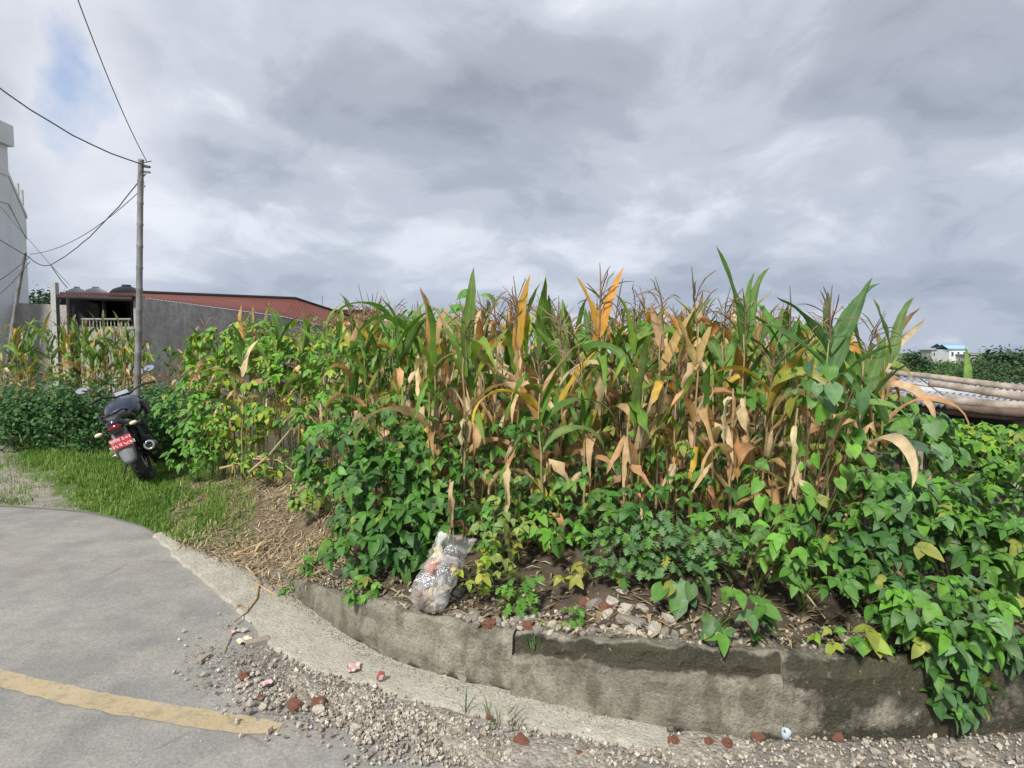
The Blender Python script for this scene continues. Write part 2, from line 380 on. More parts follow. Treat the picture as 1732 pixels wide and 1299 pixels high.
def dirt_mat():
    m, t = newmat('dusty_rubble_dirt')
    co = t.n('ShaderNodeTexCoord').outputs['Object']
    n1 = t.noise(co, 3, 8, 0.65); n2 = t.noise(co, 28, 7, 0.7); vo = t.n('ShaderNodeTexVoronoi', i_Scale=55.0); t.put(vo.inputs['Vector'], co)
    col = t.mix(t.ramp(n1, [(0.32, 0.0), (0.68, 1.0)]), (0.29, 0.26, 0.215), (0.42, 0.385, 0.33))
    col = t.mix(t.math('MULTIPLY', t.ramp(n2, [(0.42, 0.0), (0.7, 1.0)]), 0.6), col, (0.14, 0.115, 0.09))
    sep = t.n('ShaderNodeSeparateColor'); t.put(sep.inputs[0], vo.outputs['Color'])
    col = t.mix(t.math('MULTIPLY', t.ramp(sep.outputs[0], [(0.72, 0.0), (0.8, 1.0)]), 0.55), col, (0.45, 0.42, 0.37))
    p = t.n('ShaderNodeBsdfPrincipled', i_Roughness=0.95); t.put(p.inputs['Base Color'], col)
    t.put(p.inputs['Normal'], bump(t, t.math('ADD', n2, t.math('MULTIPLY', vo.outputs['Distance'], -0.7)), 0.9, 0.02))
    # the dust thins out to nothing where the bank is only a few millimetres deep
    zz = t.math('ADD', t.n('ShaderNodeSeparateXYZ', i_0=co).outputs[2], t.math('MULTIPLY', t.math('SUBTRACT', t.noise(co, 34, 6, 0.7), 0.5), 0.016))
    k = t.n('ShaderNodeMapRange'); t.put(k.inputs[0], zz); t.put(k.inputs[1], 0.001); t.put(k.inputs[2], 0.013)
    tr = t.n('ShaderNodeBsdfTransparent'); mx = t.n('ShaderNodeMixShader'); t.put(mx.inputs[0], k.outputs[0]); t.put(mx.inputs[1], tr.outputs[0]); t.put(mx.inputs[2], p.outputs[0])
    finish(t, mx); return m
M_DIRT = dirt_mat()
def tin_mat(name, c, rust, amt):
    m, t = newmat(name); co = t.n('ShaderNodeTexCoord').outputs['Object']
    n = t.noise(t.vmath('MULTIPLY', co, (1, 1, 1)).outputs[0], 1.2, 7, 0.65)
    col = t.mix(t.math('MULTIPLY', t.ramp(n, [(0.45, 0.0), (0.68, 1.0)]), amt), c, rust)
    col = t.mix(t.math('MULTIPLY', t.ramp(t.noise(co, 14, 6, 0.7), [(0.5, 0.0), (0.72, 1.0)]), 0.3), col, rust)
    p = t.n('ShaderNodeBsdfPrincipled', i_Roughness=0.75); t.put(p.inputs['Base Color'], col); t.put(p.inputs['Specular IOR Level'], 0.15)
    finish(t, p); return m
M_REDROOF = tin_mat('red_roof_sheet', (0.175, 0.058, 0.044), (0.185, 0.085, 0.065), 0.6)
M_TIN = tin_mat('white_tin_sheet', (0.62, 0.63, 0.64), (0.36, 0.34, 0.31), 0.6)
M_BLUETIN = tin_mat('blue_roof_sheet', (0.30, 0.48, 0.68), (0.5, 0.6, 0.7), 0.3)
#PARTS
# ------------------------------------------------------------------ terrain
def sstep(a, b, x):
    t = max(0.0, min(1.0, (x - a) / (b - a))); return t * t * (3 - 2 * t)
def lerp_list(pts, x):
    if x <= pts[0][0]: return pts[0][1]
    for (a, va), (b, vb) in zip(pts, pts[1:]):
        if x <= b:
            k = (x - a) / (b - a); return va + (vb - va) * k
    return pts[-1][1]
# foot of the wall / edge of the road, left to right
EDGE_PX = [(-700, 840), (-300, 848), (0, 856), (150, 866), (240, 890), (300, 922), (400, 958), (450, 985), (510, 1024), (555, 1060), (600, 1090), (650, 1116), (700, 1138), (780, 1160), (860, 1176), (980, 1203), (1110, 1230), (1300, 1246), (1530, 1247), (1732, 1232), (2100, 1205), (3200, 1130)]
EDGE = [(p.x, p.y) for p in (G(a, b) for a, b in EDGE_PX)]
def yc(x):                       # smoothed edge
    s = 0; w = 0
    for k in range(-3, 4):
        q = 1.0 - abs(k) / 4; s += q * lerp_list(EDGE, x + k * 0.05); w += q
    return s / w
WALLH = [(-3.2, 0.0), (-2.6, 0.02), (-1.9, 0.05), (-1.5, 0.10), (-1.25, 0.15), (-0.85, 0.26), (-0.4, 0.29), (0.0, 0.295), (0.6, 0.34), (1.1, 0.345), (1.6, 0.33), (2.2, 0.32), (6, 0.3)]
def wallh(x): return lerp_list(WALLH, x)
def nz(x, y, s=1.0): return noise.noise(Vector((x * s, y * s, 3.7)))
def H(x, y):
    e = y - yc(x)
    if e < 0: return -0.03
    hw = wallh(x)
    h = hw * sstep(0.0, 0.10, e) if hw > 0.03 else 0.012 + hw
    rise = lerp_list([(-9, 0.02), (-4.2, 0.04), (-3.0, 0.14), (-2.0, 0.26), (-1.0, 0.26), (1.5, 0.22), (3, 0.12)], x)
    if e > 0.12: h += rise * sstep(0.1, 0.95, e) - 0.012
    h += 0.035 * nz(x, y, 1.7) * sstep(0.15, 0.6, e) + 0.015 * nz(x, y, 6) * sstep(0.14, 0.4, e)
    # terrace falls away on the right, and behind the plot
    h -= 1.1 * sstep(0.0, 1.2, x - (0.62 * y + 0.85)) * sstep(0.5, 1.5, e) * (1 if y < 30 else 0) if x > 0 else 0
    if y > 12:
        k = sstep(-0.1, 0.35, x / y)
        h -= k * 8.5 * sstep(14, 110, y)
        h += k * 9.0 * sstep(120, 235, y) + k * 0.5 * nz(x, y, 0.02)
        h -= (1 - k) * 2.0 * sstep(24, 80, y)
    return h
def build_terrain():
    xs = []; x = -3.6
    while x < 4.2: xs.append(x); x += 0.045
    x = -3.6; st = 0.08
    left = []
    while x > -420: x -= st; left.append(x); st = min(st * (1.0 if x > -11 else 1.28), 60)
    xs = left[::-1] + xs; x = xs[-1]; st = 0.09
    while x < 520: x += st; xs.append(x); st = min(st * 1.16, 45)
    es = [0.0, 0.03, 0.06, 0.09, 0.12, 0.15, 0.19, 0.24]
    e = 0.24; st = 0.05
    while e < 640: e += st; es.append(e); st = min(st * (1.02 if e < 5 else 1.11), 40)
    v = []; cov = []
    ny = len(es)
    for x in xs:
        y0 = yc(x)
        for e in es:
            y = y0 + e; v.append((x, y, H(x, y)))
            # left dirt track runs along the frame's left edge
            track = sstep(0.5, -0.5, x - lerp_list([(5.9, -4.3), (7.5, -6.1), (10, -8.5), (14, -12.1)], y)) if x > -30 else 0
            gr = sstep(-2.5, -3.3, x + 0.25 * (y - 5)) * (0.95 if y < 9.5 else 0.4)
            if y > 30: gr = 0.9
            straw = sstep(-3.7, -2.9, x) * sstep(-1.1, -1.6, x) * sstep(2.6, 1.7, e)
            cov.append((gr * (1 - straw), straw, track * 0.75, 1))
    f = []
    for i in range(len(xs) - 1):
        for k in range(ny - 1):
            a = i * ny + k; f.append((a, a + ny, a + ny + 1, a + 1))
    me = mesh('ground', v, f, M_SOIL, True)
    at = me.color_attributes.new('cover', 'FLOAT_COLOR', 'POINT')
    at.data.foreach_set('color', [c for q in cov for c in q])
    tag(obj('ground', me), kind='structure')
build_terrain()
def build_road():
    xs = []; x = -3.0
    while x < 3.0: xs.append(x); x += 0.1
    left = []; x = -3.0; st = 0.15
    while x > -400: x -= st; left.append(x); st = min(st * 1.25, 50)
    xs = left[::-1] + xs; x = xs[-1]; st = 0.15
    while x < 400: x += st; xs.append(x); st = min(st * 1.25, 50)
    es = [0, 0.1, 0.25, 0.45, 0.7, 1, 1.5, 2.2, 3.2, 5, 9, 20, 60, 160]
    v = []; f = []; n = len(es)
    for x in xs:
        y0 = yc(x)
        edge = y0 + 0.03 * nz(x, 1, 3.1) + 0.02 * nz(x, 4, 9) if x < -2.4 else y0 + 0.02
        for e in es: v.append((x, edge - e, 0.0 if e > 0 else -0.004))
    for i in range(len(xs) - 1):
        for k in range(n - 1):
            a = i * n + k; f.append((a, a + 1, a + n + 1, a + n))
    tag(obj('road', mesh('road', v, f, M_ROAD)), kind='structure')
    # yellow edge line
    top = [(-260, 1078), (0, 1134), (80, 1152), (160, 1170), (240, 1184), (320, 1198), (400, 1210), (455, 1217), (478, 1226)]
    bot = [(-260, 1096), (0, 1163), (80, 1184), (160, 1202), (240, 1217), (320, 1231), (400, 1240), (440, 1243), (470, 1240)]
    def dens(p):
        o = []
        for (a, b), (c, d) in zip(p, p[1:]):
            for k in range(8): o.append((a + (c - a) * k / 8, b + (d - b) * k / 8))
        return o + [p[-1]]
    v = []; f = []
    for i, (a, b) in enumerate(zip(dens(top), dens(bot))):
        A = G(*a); B = G(*b)
        A.y += 0.012 * nz(A.x, 2, 14); B.y += 0.012 * nz(B.x, 7, 14)
        v += [(A.x, A.y, 0.004), (B.x, B.y, 0.004)]
        if i: f.append((2 * i - 2, 2 * i - 1, 2 * i + 1, 2 * i))
    tag(obj('road_line', mesh('road_line', v, f, M_PAINT)), kind='structure')
    # pale concrete gutter at the foot of the wall
    gi = [(268, 905), (300, 918), (400, 956), (450, 984), (510, 1026), (600, 1093), (700, 1142), (860, 1180), (1000, 1210), (1112, 1233), (1130, 1243)]
    go = [(262, 908), (300, 945), (360, 992), (410, 1040), (450, 1085), (530, 1137), (640, 1165), (760, 1204), (900, 1232), (1040, 1262), (1128, 1270)]
    v = []; f = []; m = 0
    gi, go = dens(gi), dens(go)
    for i in range(len(gi)):
        A = G(*gi[i]); B = G(*go[i]); A.y += 0.03
        j = 0.02 * nz(B.x, B.y, 7) + 0.012 * nz(B.x, B.y, 20)
        B.y += j; B.x += j
        for k in range(5):
            q = A.lerp(B, k / 4); z = 0.024 + 0.004 * nz(q.x, q.y, 9)
            v.append((q.x, q.y, z))
        v.append((B.x - 0.004, B.y - 0.01, -0.01))
        if i:
            b = i * 6
            for k in range(5): f.append((b - 6 + k, b - 6 + k + 1, b + k + 1, b + k))
    e = (len(gi) - 1) * 6
    v += [Vector(v[e + k]) + Vector((0.012, -0.004, -0.035)) for k in range(6)]
    for k in range(5): f.append((e + k, e + k + 1, e + 7 + k, e + 6 + k))
    tag(obj('gutter', mesh('gutter', v, f, M_GUTTER)), kind='structure')
    # low bank of dust and rubble lying on the road, its outline set by where it sinks below the road
    v = []; f = []; nx, ny = 150, 64
    for i in range(nx):
        px = 250 + (1990 - 250) * i / (nx - 1)
        lo = lerp_list([(250, 1130), (340, 1190), (470, 1225), (560, 1240), (700, 1262), (760, 1310), (900, 1420), (2000, 1460)], px)
        hi = lerp_list([(250, 1085), (330, 1030), (420, 1045), (520, 1130), (650, 1163), (900, 1228), (1128, 1262), (1140, 1234), (1532, 1249), (1740, 1233), (2000, 1212)], px)
        for k in range(ny):
            t = k / (ny - 1); q = G(px, hi + (lo - hi) * t)
            body = min(1.0, t * 5 + (0.55 if px > 1120 else 0.0)) * sstep(1.0, 0.55, t) * sstep(270, 560, px)
            z = 0.020 * body - 0.009 + 0.017 * nz(q.x, q.y, 4.5) + 0.007 * nz(q.x, q.y, 19) + 0.003 * nz(q.x, q.y, 50)
            if px > 1120 and t < 0.2: z = max(z, 0.006)
            v.append((q.x, q.y + (0.03 if k == 0 and px > 1130 else 0), z))
    for i in range(nx - 1):
        for k in range(ny - 1):
            a = i * ny + k; f.append((a, a + 1, a + ny + 1, a + ny))
    tag(obj('rubble_ground', mesh('rubble_ground', v, f, M_DIRT, True)), kind='structure')
build_road()
# ------------------------------------------------------------------ retaining wall
def wall_section(name, x0, x1, parent, profile, seed, hm=1.0):
    n = max(8, int((x1 - x0) / 0.03)); v = []; f = []; band = []; np_ = len(profile)
    for i in range(n + 1):
        x = x0 + (x1 - x0) * i / n; y0 = yc(x); sl = (yc(x + 0.03) - yc(x - 0.03)) / 0.06
        nrm = Vector((sl, -1, 0)).normalized()
        h = wallh(x) * hm
        for k, (o, zf, b) in enumerate(profile):
            z = -0.05 if zf < 0 else h * zf
            rough = 0.014 * nz(x * 1.3 + seed, z * 3 + k, 5) + 0.010 * nz(x + seed, z + k * 2.1, 22)
            q = Vector((x, y0, 0)) + nrm * (o + rough)
            v.append((q.x, q.y, z + (0.022 * nz(x, k + seed, 8) + 0.016 * nz(x, seed, 27) - 0.03 * max(0, nz(x * 1.0, seed + 2, 11) - .25) if zf > 0.55 else 0)))
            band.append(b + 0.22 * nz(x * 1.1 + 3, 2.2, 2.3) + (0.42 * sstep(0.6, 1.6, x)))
        if i:
            for k in range(np_ - 1):
                a = (i - 1) * np_ + k; f.append((a, a + np_, a + np_ + 1, a + 1))
    f.append(tuple(range(np_ - 1, -1, -1))); f.append(tuple(n * np_ + k for k in range(np_)))
    me = mesh(name, v, f, M_WALL)
    at = me.attributes.new('band', 'FLOAT', 'POINT'); at.data.foreach_set('value', band)
    return obj(name, me, parent)
wl = empty('retaining_wall', (G(870, 1176).x, G(870, 1176).y, 0), 'low stained concrete retaining wall curving along the edge of the maize field', 'wall')
inv = Matrix.Translation(-Vector(wl.location))
def under(o): o.location = inv @ Vector((0, 0, 0)); return o
JX = 0.0
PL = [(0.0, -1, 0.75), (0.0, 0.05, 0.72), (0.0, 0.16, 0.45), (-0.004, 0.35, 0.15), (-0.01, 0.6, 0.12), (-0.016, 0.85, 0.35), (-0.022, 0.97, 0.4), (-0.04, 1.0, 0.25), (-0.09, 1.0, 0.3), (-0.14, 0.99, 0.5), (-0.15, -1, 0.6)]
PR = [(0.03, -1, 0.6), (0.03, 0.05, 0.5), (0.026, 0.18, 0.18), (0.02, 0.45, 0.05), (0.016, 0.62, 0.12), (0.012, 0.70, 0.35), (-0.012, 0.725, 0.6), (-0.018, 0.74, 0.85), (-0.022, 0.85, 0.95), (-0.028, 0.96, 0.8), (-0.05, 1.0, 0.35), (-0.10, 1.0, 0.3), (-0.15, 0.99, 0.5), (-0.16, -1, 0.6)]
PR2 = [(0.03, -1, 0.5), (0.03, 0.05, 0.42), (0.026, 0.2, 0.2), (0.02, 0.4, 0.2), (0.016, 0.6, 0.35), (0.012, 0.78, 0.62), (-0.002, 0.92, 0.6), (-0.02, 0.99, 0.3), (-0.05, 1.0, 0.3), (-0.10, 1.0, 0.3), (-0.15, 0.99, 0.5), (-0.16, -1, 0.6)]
tag(under(wall_section('wall_section', -2.35, JX - 0.004, wl, PL, 0)), 'curved older section of the wall, greenish grey')
tag(under(wall_section('wall_section', JX + 0.004, 1.12, wl, PR, 5)), 'stepped section with a lighter lower face')
tag(under(wall_section('wall_section', 1.122, 4.6, wl, PR2, 9)), 'dark algae-stained section under the hanging vines')
# ------------------------------------------------------------------ buildings behind, left
def corr_patch(e0, e1, r0, r1, waves, amp, m, name, parent, nrows=3, thick=0.01):
    """corrugated sheet from eave (e0,e1) to ridge (r0,r1)"""
    e0, e1, r0, r1 = map(Vector, (e0, e1, r0, r1)); n = waves * 4
    nrm = (e1 - e0).cross(r0 - e0).normalized()
    if nrm.z < 0: nrm = -nrm
    v = []; f = []
    for side in (0, 1):
        for i in range(n + 1):
            a = e0.lerp(e1, i / n); b = r0.lerp(r1, i / n)
            off = nrm * (amp * math.sin(2 * math.pi * i / 4) - side * thick)
            for k in range(nrows): v.append(a.lerp(b, k / (nrows - 1)) + off)
    h = (n + 1) * nrows
    for side in (0, 1):
        for i in range(n):
            for k in range(nrows - 1):
                a = side * h + i * nrows + k; q = (a, a + nrows, a + nrows + 1, a + 1)
                f.append(q if side == 0 else q[::-1])
    for i in range(n):
        for k in (0, nrows - 1):
            a = i * nrows + k; f.append((a, a + nrows, a + nrows + h, a + h))
    return obj(name, mesh(name, v, f, m, True), parent)
def quad_wall(name, a, b, zt0, zt1, zb, th, m, parent):
    a, b = Vector(a), Vector(b); d = (b - a); d.z = 0; n = Vector((d.y, -d.x, 0)).normalized() * th
    v = []
    for o in (Vector((0, 0, 0)), -n):
        v += [Vector((a.x, a.y, zb)) + o, Vector((b.x, b.y, zb)) + o, Vector((b.x, b.y, zt1)) + o, Vector((a.x, a.y, zt0)) + o]
    return obj(name, mesh(name, v, [(0, 1, 2, 3), (7, 6, 5, 4), (0, 4, 5, 1), (1, 5, 6, 2), (2, 6, 7, 3), (3, 7, 4, 0)], m), parent)
def build_shed():
    b = empty('red_roof_shed', (0, 0, 0), 'long low shed with a dull red corrugated roof and grey side wall', 'building')
    A = P(237, 503, 13.6); B = P(480, 536, 17.5); C = P(690, 585, 22)
    Z = -1.0
    quad_wall('side_wall', A, B, A.z, B.z, Z, 0.25, M_CWALL, b)
    quad_wall('side_wall', B, C, B.z, C.z, Z, 0.25, M_CWALL, b)
    up = Vector((0, 0, 0.03))
    eL = P(232, 501.5, 13.5); rL = P(232, 496, 16.5); rM = P(500, 506, 20.5); rR = P(655, 556, 25)
    corr_patch(A + up + Vector((-0.1, -0.1, 0)), B + up + Vector((0, -0.12, 0)), rL, rM, 46, 0.006, M_REDROOF, 'roof_sheet', b)
    corr_patch(B + up + Vector((0.003, -0.12, 0)), C + up + Vector((0, -0.12, 0)), rM + Vector((0.003, 0, 0)), rR, 40, 0.006, M_REDROOF, 'roof_sheet', b)
    # dark ridge flashing
    mb = MB(); k = Vector((0, 0, 0.03)); mb.tube([rL + k, rM + k, rR + k], 0.05, 6); mb.o('ridge_cap', M_DARK, b)
    # open left bay
    lL = P(100, 499, 14.2); lR = P(102, 494, 17.5)
    corr_patch(lL, A + up + Vector((-0.11, -0.1, 0)), lR, rL + Vector((-0.01, 0, 0)), 26, 0.02, M_REDROOF, 'roof_sheet', b)
    mb = MB(); mb.tube([lL - Vector((0, 0, .05)), A - Vector((0.1, 0.1, .05))], 0.05, 5); mb.o('eave_beam', M_DARK, b)
    quad_wall('back_wall', lR, rL + Vector((-0.3, 0, 0)), lR.z - 0.1, rL.z - 0.1, Z, 0.2, M_DARK, b)  # bay walls near black: the shadowed interior is put into their colour
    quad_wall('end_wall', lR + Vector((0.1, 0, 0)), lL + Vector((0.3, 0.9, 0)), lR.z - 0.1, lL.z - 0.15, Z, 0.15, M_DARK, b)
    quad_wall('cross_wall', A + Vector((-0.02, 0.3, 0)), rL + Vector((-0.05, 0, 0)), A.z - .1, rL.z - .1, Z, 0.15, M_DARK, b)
    quad_wall('front_parapet', P(135, 553, 14.2), P(226, 552, 13.9), P(135, 553, 14.2).z, P(226, 552, 13.9).z, Z, 0.12, M_CWALL, b)
    for px in (118, 178, 226):
        q = P(px, 560, 14.1); mb = MB(); mb.tube([(q.x, q.y, Z), (q.x, q.y, lL.z - 0.05)], 0.045, 6); mb.o('post', M_DARK, b)
    for i in range(14):
        q = P(140 + i * 6, 545, 14.05); mb = MB(); mb.box((q.x, q.y, q.z - 0.03), (0.02, 0.02, 0.2)); mb.o('railing_bar', M_CWALL, b)
    q0 = P(138, 540, 14.05); q1 = P(222, 540, 13.98); mb = MB(); mb.tube([q0, q1], 0.025, 5); mb.o('railing', M_CWALL, b)
build_shed()
def water_tank(px, py, d, r, h, label, m=M_TANK, stand=0.0):
    p = P(px, py, d); t = empty('water_tank', (p.x, p.y, p.z - h - stand), label, 'water tank')
    mb = MB(); rings = []
    for z, q in ((0, 1), (h * .25, 1), (h * .27, 1.03), (h * .3, 1), (h * .5, 1), (h * .52, 1.03), (h * .55, 1), (h * .72, 0.98), (h * .88, 0.72), (h * .96, 0.4), (h, 0.22)):
        rings.append([Vector((r * q * math.cos(a), r * q * math.sin(a), z + stand)) for a in [2 * math.pi * i / 16 for i in range(16)]])
    mb.loft(rings); mb.o('tank_body', m, t, True)
    mb = MB(); mb.tube([(0, 0, h + stand - 0.02), (0, 0, h + stand + 0.04)], r * 0.25, 12); mb.o('lid', m, t)
    return t
def house(name, px0, px1, pyt, d, zb, depth, label, wm, roof=None, rows=2, cols=3, over=0.3, roofm=None, cat='house'):
    a = P(px0, pyt, d); c = P(px1, pyt, d); w = c.x - a.x; zt = a.z
    h = empty(name, ((a.x + c.x) / 2, d + depth / 2, zb), label, cat); H_ = zt - zb
    me = MB().box((0, 0, H_ / 2), (w, depth, H_)).me('wall', wm); obj('wall', me, h)
    if roofm:
        e = over; y0, y1 = -depth / 2 - e, depth / 2 + e
        corr_patch((-w / 2 - e, y0, H_ + 0.02), (w / 2 + e, y0, H_ + 0.02), (-w / 2 - e, 0, H_ + roof), (w / 2 + e, 0, H_ + roof), 14, 0.02, roofm, 'roof', h)
        corr_patch((-w / 2 - e, y1, H_ + 0.02), (w / 2 + e, y1, H_ + 0.02), (-w / 2 - e, 0.01, H_ + roof), (w / 2 + e, 0.01, H_ + roof), 14, 0.02, roofm, 'roof', h)
    else:
        obj('roof', MB().box((0, 0, H_ + 0.1), (w + 2 * over, depth + 2 * over, 0.2)).me('roof', M_GREYP), h)
    fh = H_ / rows
    for r in range(rows):
        for k in range(cols):
            x = -w / 2 + w * (k + 0.5) / cols; z = fh * (r + 0.55); ww, wh = w / cols * 0.42, fh * 0.42
            fr = MB(); y = -depth / 2 - 0.04
            for s in (-1, 1):
                fr.box((x + s * ww / 2, y, z), (0.07, 0.1, wh + 0.14)); fr.box((x, y - 0.003, z + s * wh / 2), (ww, 0.1, 0.07))
            wn = fr.o('window', M_WHITEP, h)
            MB().box((x, y + 0.02, z), (ww, 0.05, wh)).o('pane', M_GLASS, wn)
    return h
def build_left_background():
    # tall white building at the frame's left edge: a receding wall, roof stair tower, parapet
    b = empty('white_building', P(20, 540, 19.0), 'tall white plastered building at the left edge of the picture', 'building')
    o = Vector(b.location); Z = -0.5 - o.z
    def bx(name, x0, x1, y0, y1, z0, z1, m=M_WHITEP):
        return MB().box(((x0 + x1) / 2 - o.x, (y0 + y1) / 2 - o.y, (z0 + z1) / 2 - o.z), (x1 - x0, y1 - y0, z1 - z0)).o(name, m, b)
    # right-hand side runs obliquely away from the road; roof level, with a stair tower on it
    nr, fr_ = P(13, 290, 16.0), P(44, 360, 21.0); top = nr.z; low = P(36, 405, 21.0).z
    def prism(name, ins, z0, z1, over=0.0):
        c = [Vector((nr.x - ins + over, 12.6 - over, 0)), Vector((nr.x - ins + over, nr.y, 0)), Vector((fr_.x - ins + over, fr_.y + over, 0)), Vector((fr_.x - 8, fr_.y + over, 0)), Vector((nr.x - 8, 12.6 - over, 0))]
        v = [Vector((q.x, q.y, z)) - o for z in (z0, z1) for q in c]; n = 5
        return obj(name, mesh(name, v, [(4, 3, 2, 1, 0), (5, 6, 7, 8, 9)] + [(i, (i + 1) % n, n + (i + 1) % n, n + i) for i in range(n)], M_WHITEP), b)
    prism('wall', 0.03, -1, low); prism('upper_storey', 0.0, low, top - .12); prism('parapet', 0.0, top - .12, top, 0.025)
    tt = P(18, 211, 16.0).z; tx = P(13, 260, 16.0).x
    bx('stair_tower', tx - 4, tx, 12.8, 16.0, top, tt - 0.55)
    bx('tower_cap', tx - 4.1, tx + 0.1, 12.7, 16.1, tt - 0.55, tt)
    xl = nr.x - 6
    for k in range(3):
        z = 1.2 + k * 2.5
        w = bx('window', xl + 3.0, xl + 4.6, 12.53, 12.598, z, z + 1.3, M_GREYP) if z < low - 1.4 else None
        if w: MB().box((xl + 3.8 - o.x, 12.52 - o.y, z + 0.65 - o.z), (1.4, 0.04, 1.1)).o('pane', M_GLASS, w)
    # roof pipes
    q = P(33, 330, 19.6); mb = MB()
    for dx, hh in ((0, 1.0), (0.13, 0.7), (-0.12, 0.5)): mb.tube([(q.x + dx - .05 - o.x, q.y - o.y, top - o.z), (q.x + dx - .05 - o.x, q.y - o.y, top + hh * .7 - o.z)], 0.04, 5)
    mb.o('roof_pipes', M_GREYP, b)
    # low grey boundary wall and post in front of trees
    a, c = P(22, 512, 16), P(112, 516, 15.2)
    w = quad_wall('boundary_wall', a, c, a.z, c.z, -1, 0.2, M_CWALL, None); tag(w, 'low grey boundary wall beside the white building', 'wall')
    mb = MB(); q = P(92, 478, 14.5); mb.box((q.x, q.y, (q.z - 1) / 2), (0.12, 0.12, q.z + 1)); tag(mb.o('concrete_post', M_GREYP), 'thin pale concrete post left of the red roofed shed', 'post')
    water_tank(214, 484, 20, 0.55, 1.0, 'dark rounded water tank showing above the roof next to the bamboo pole')
    water_tank(162, 487, 23, 0.45, 0.8, 'small water tank above the open end of the red roofed shed, right one of two', M_GREYP)
    water_tank(130, 487, 22, 0.35, 0.7, 'small water tank above the open end of the red roofed shed, left one of two', M_GREYP)
    house('distant_house', 548, 612, 524, 48, -2, 7, 'distant flat-roofed house just beyond the end of the red roof', M_BRICK, rows=3, cols=4)
    house('distant_house', 618, 668, 533, 56, -2, 7, 'pale distant house left of the first tall maize leaves', M_WHITEP, rows=3, cols=3)
    water_tank(588, 516, 50, 0.8, 1.4, 'black water tank on the roof of the distant brick house')
    mb = MB(); q = P(545, 500, 47); mb.tube([(q.x, q.y, q.z - 1.9), q], 0.05, 5); tag(mb.o('roof_mast', M_STEEL), 'thin mast on the far roof behind the red shed', 'mast')
build_left_background()
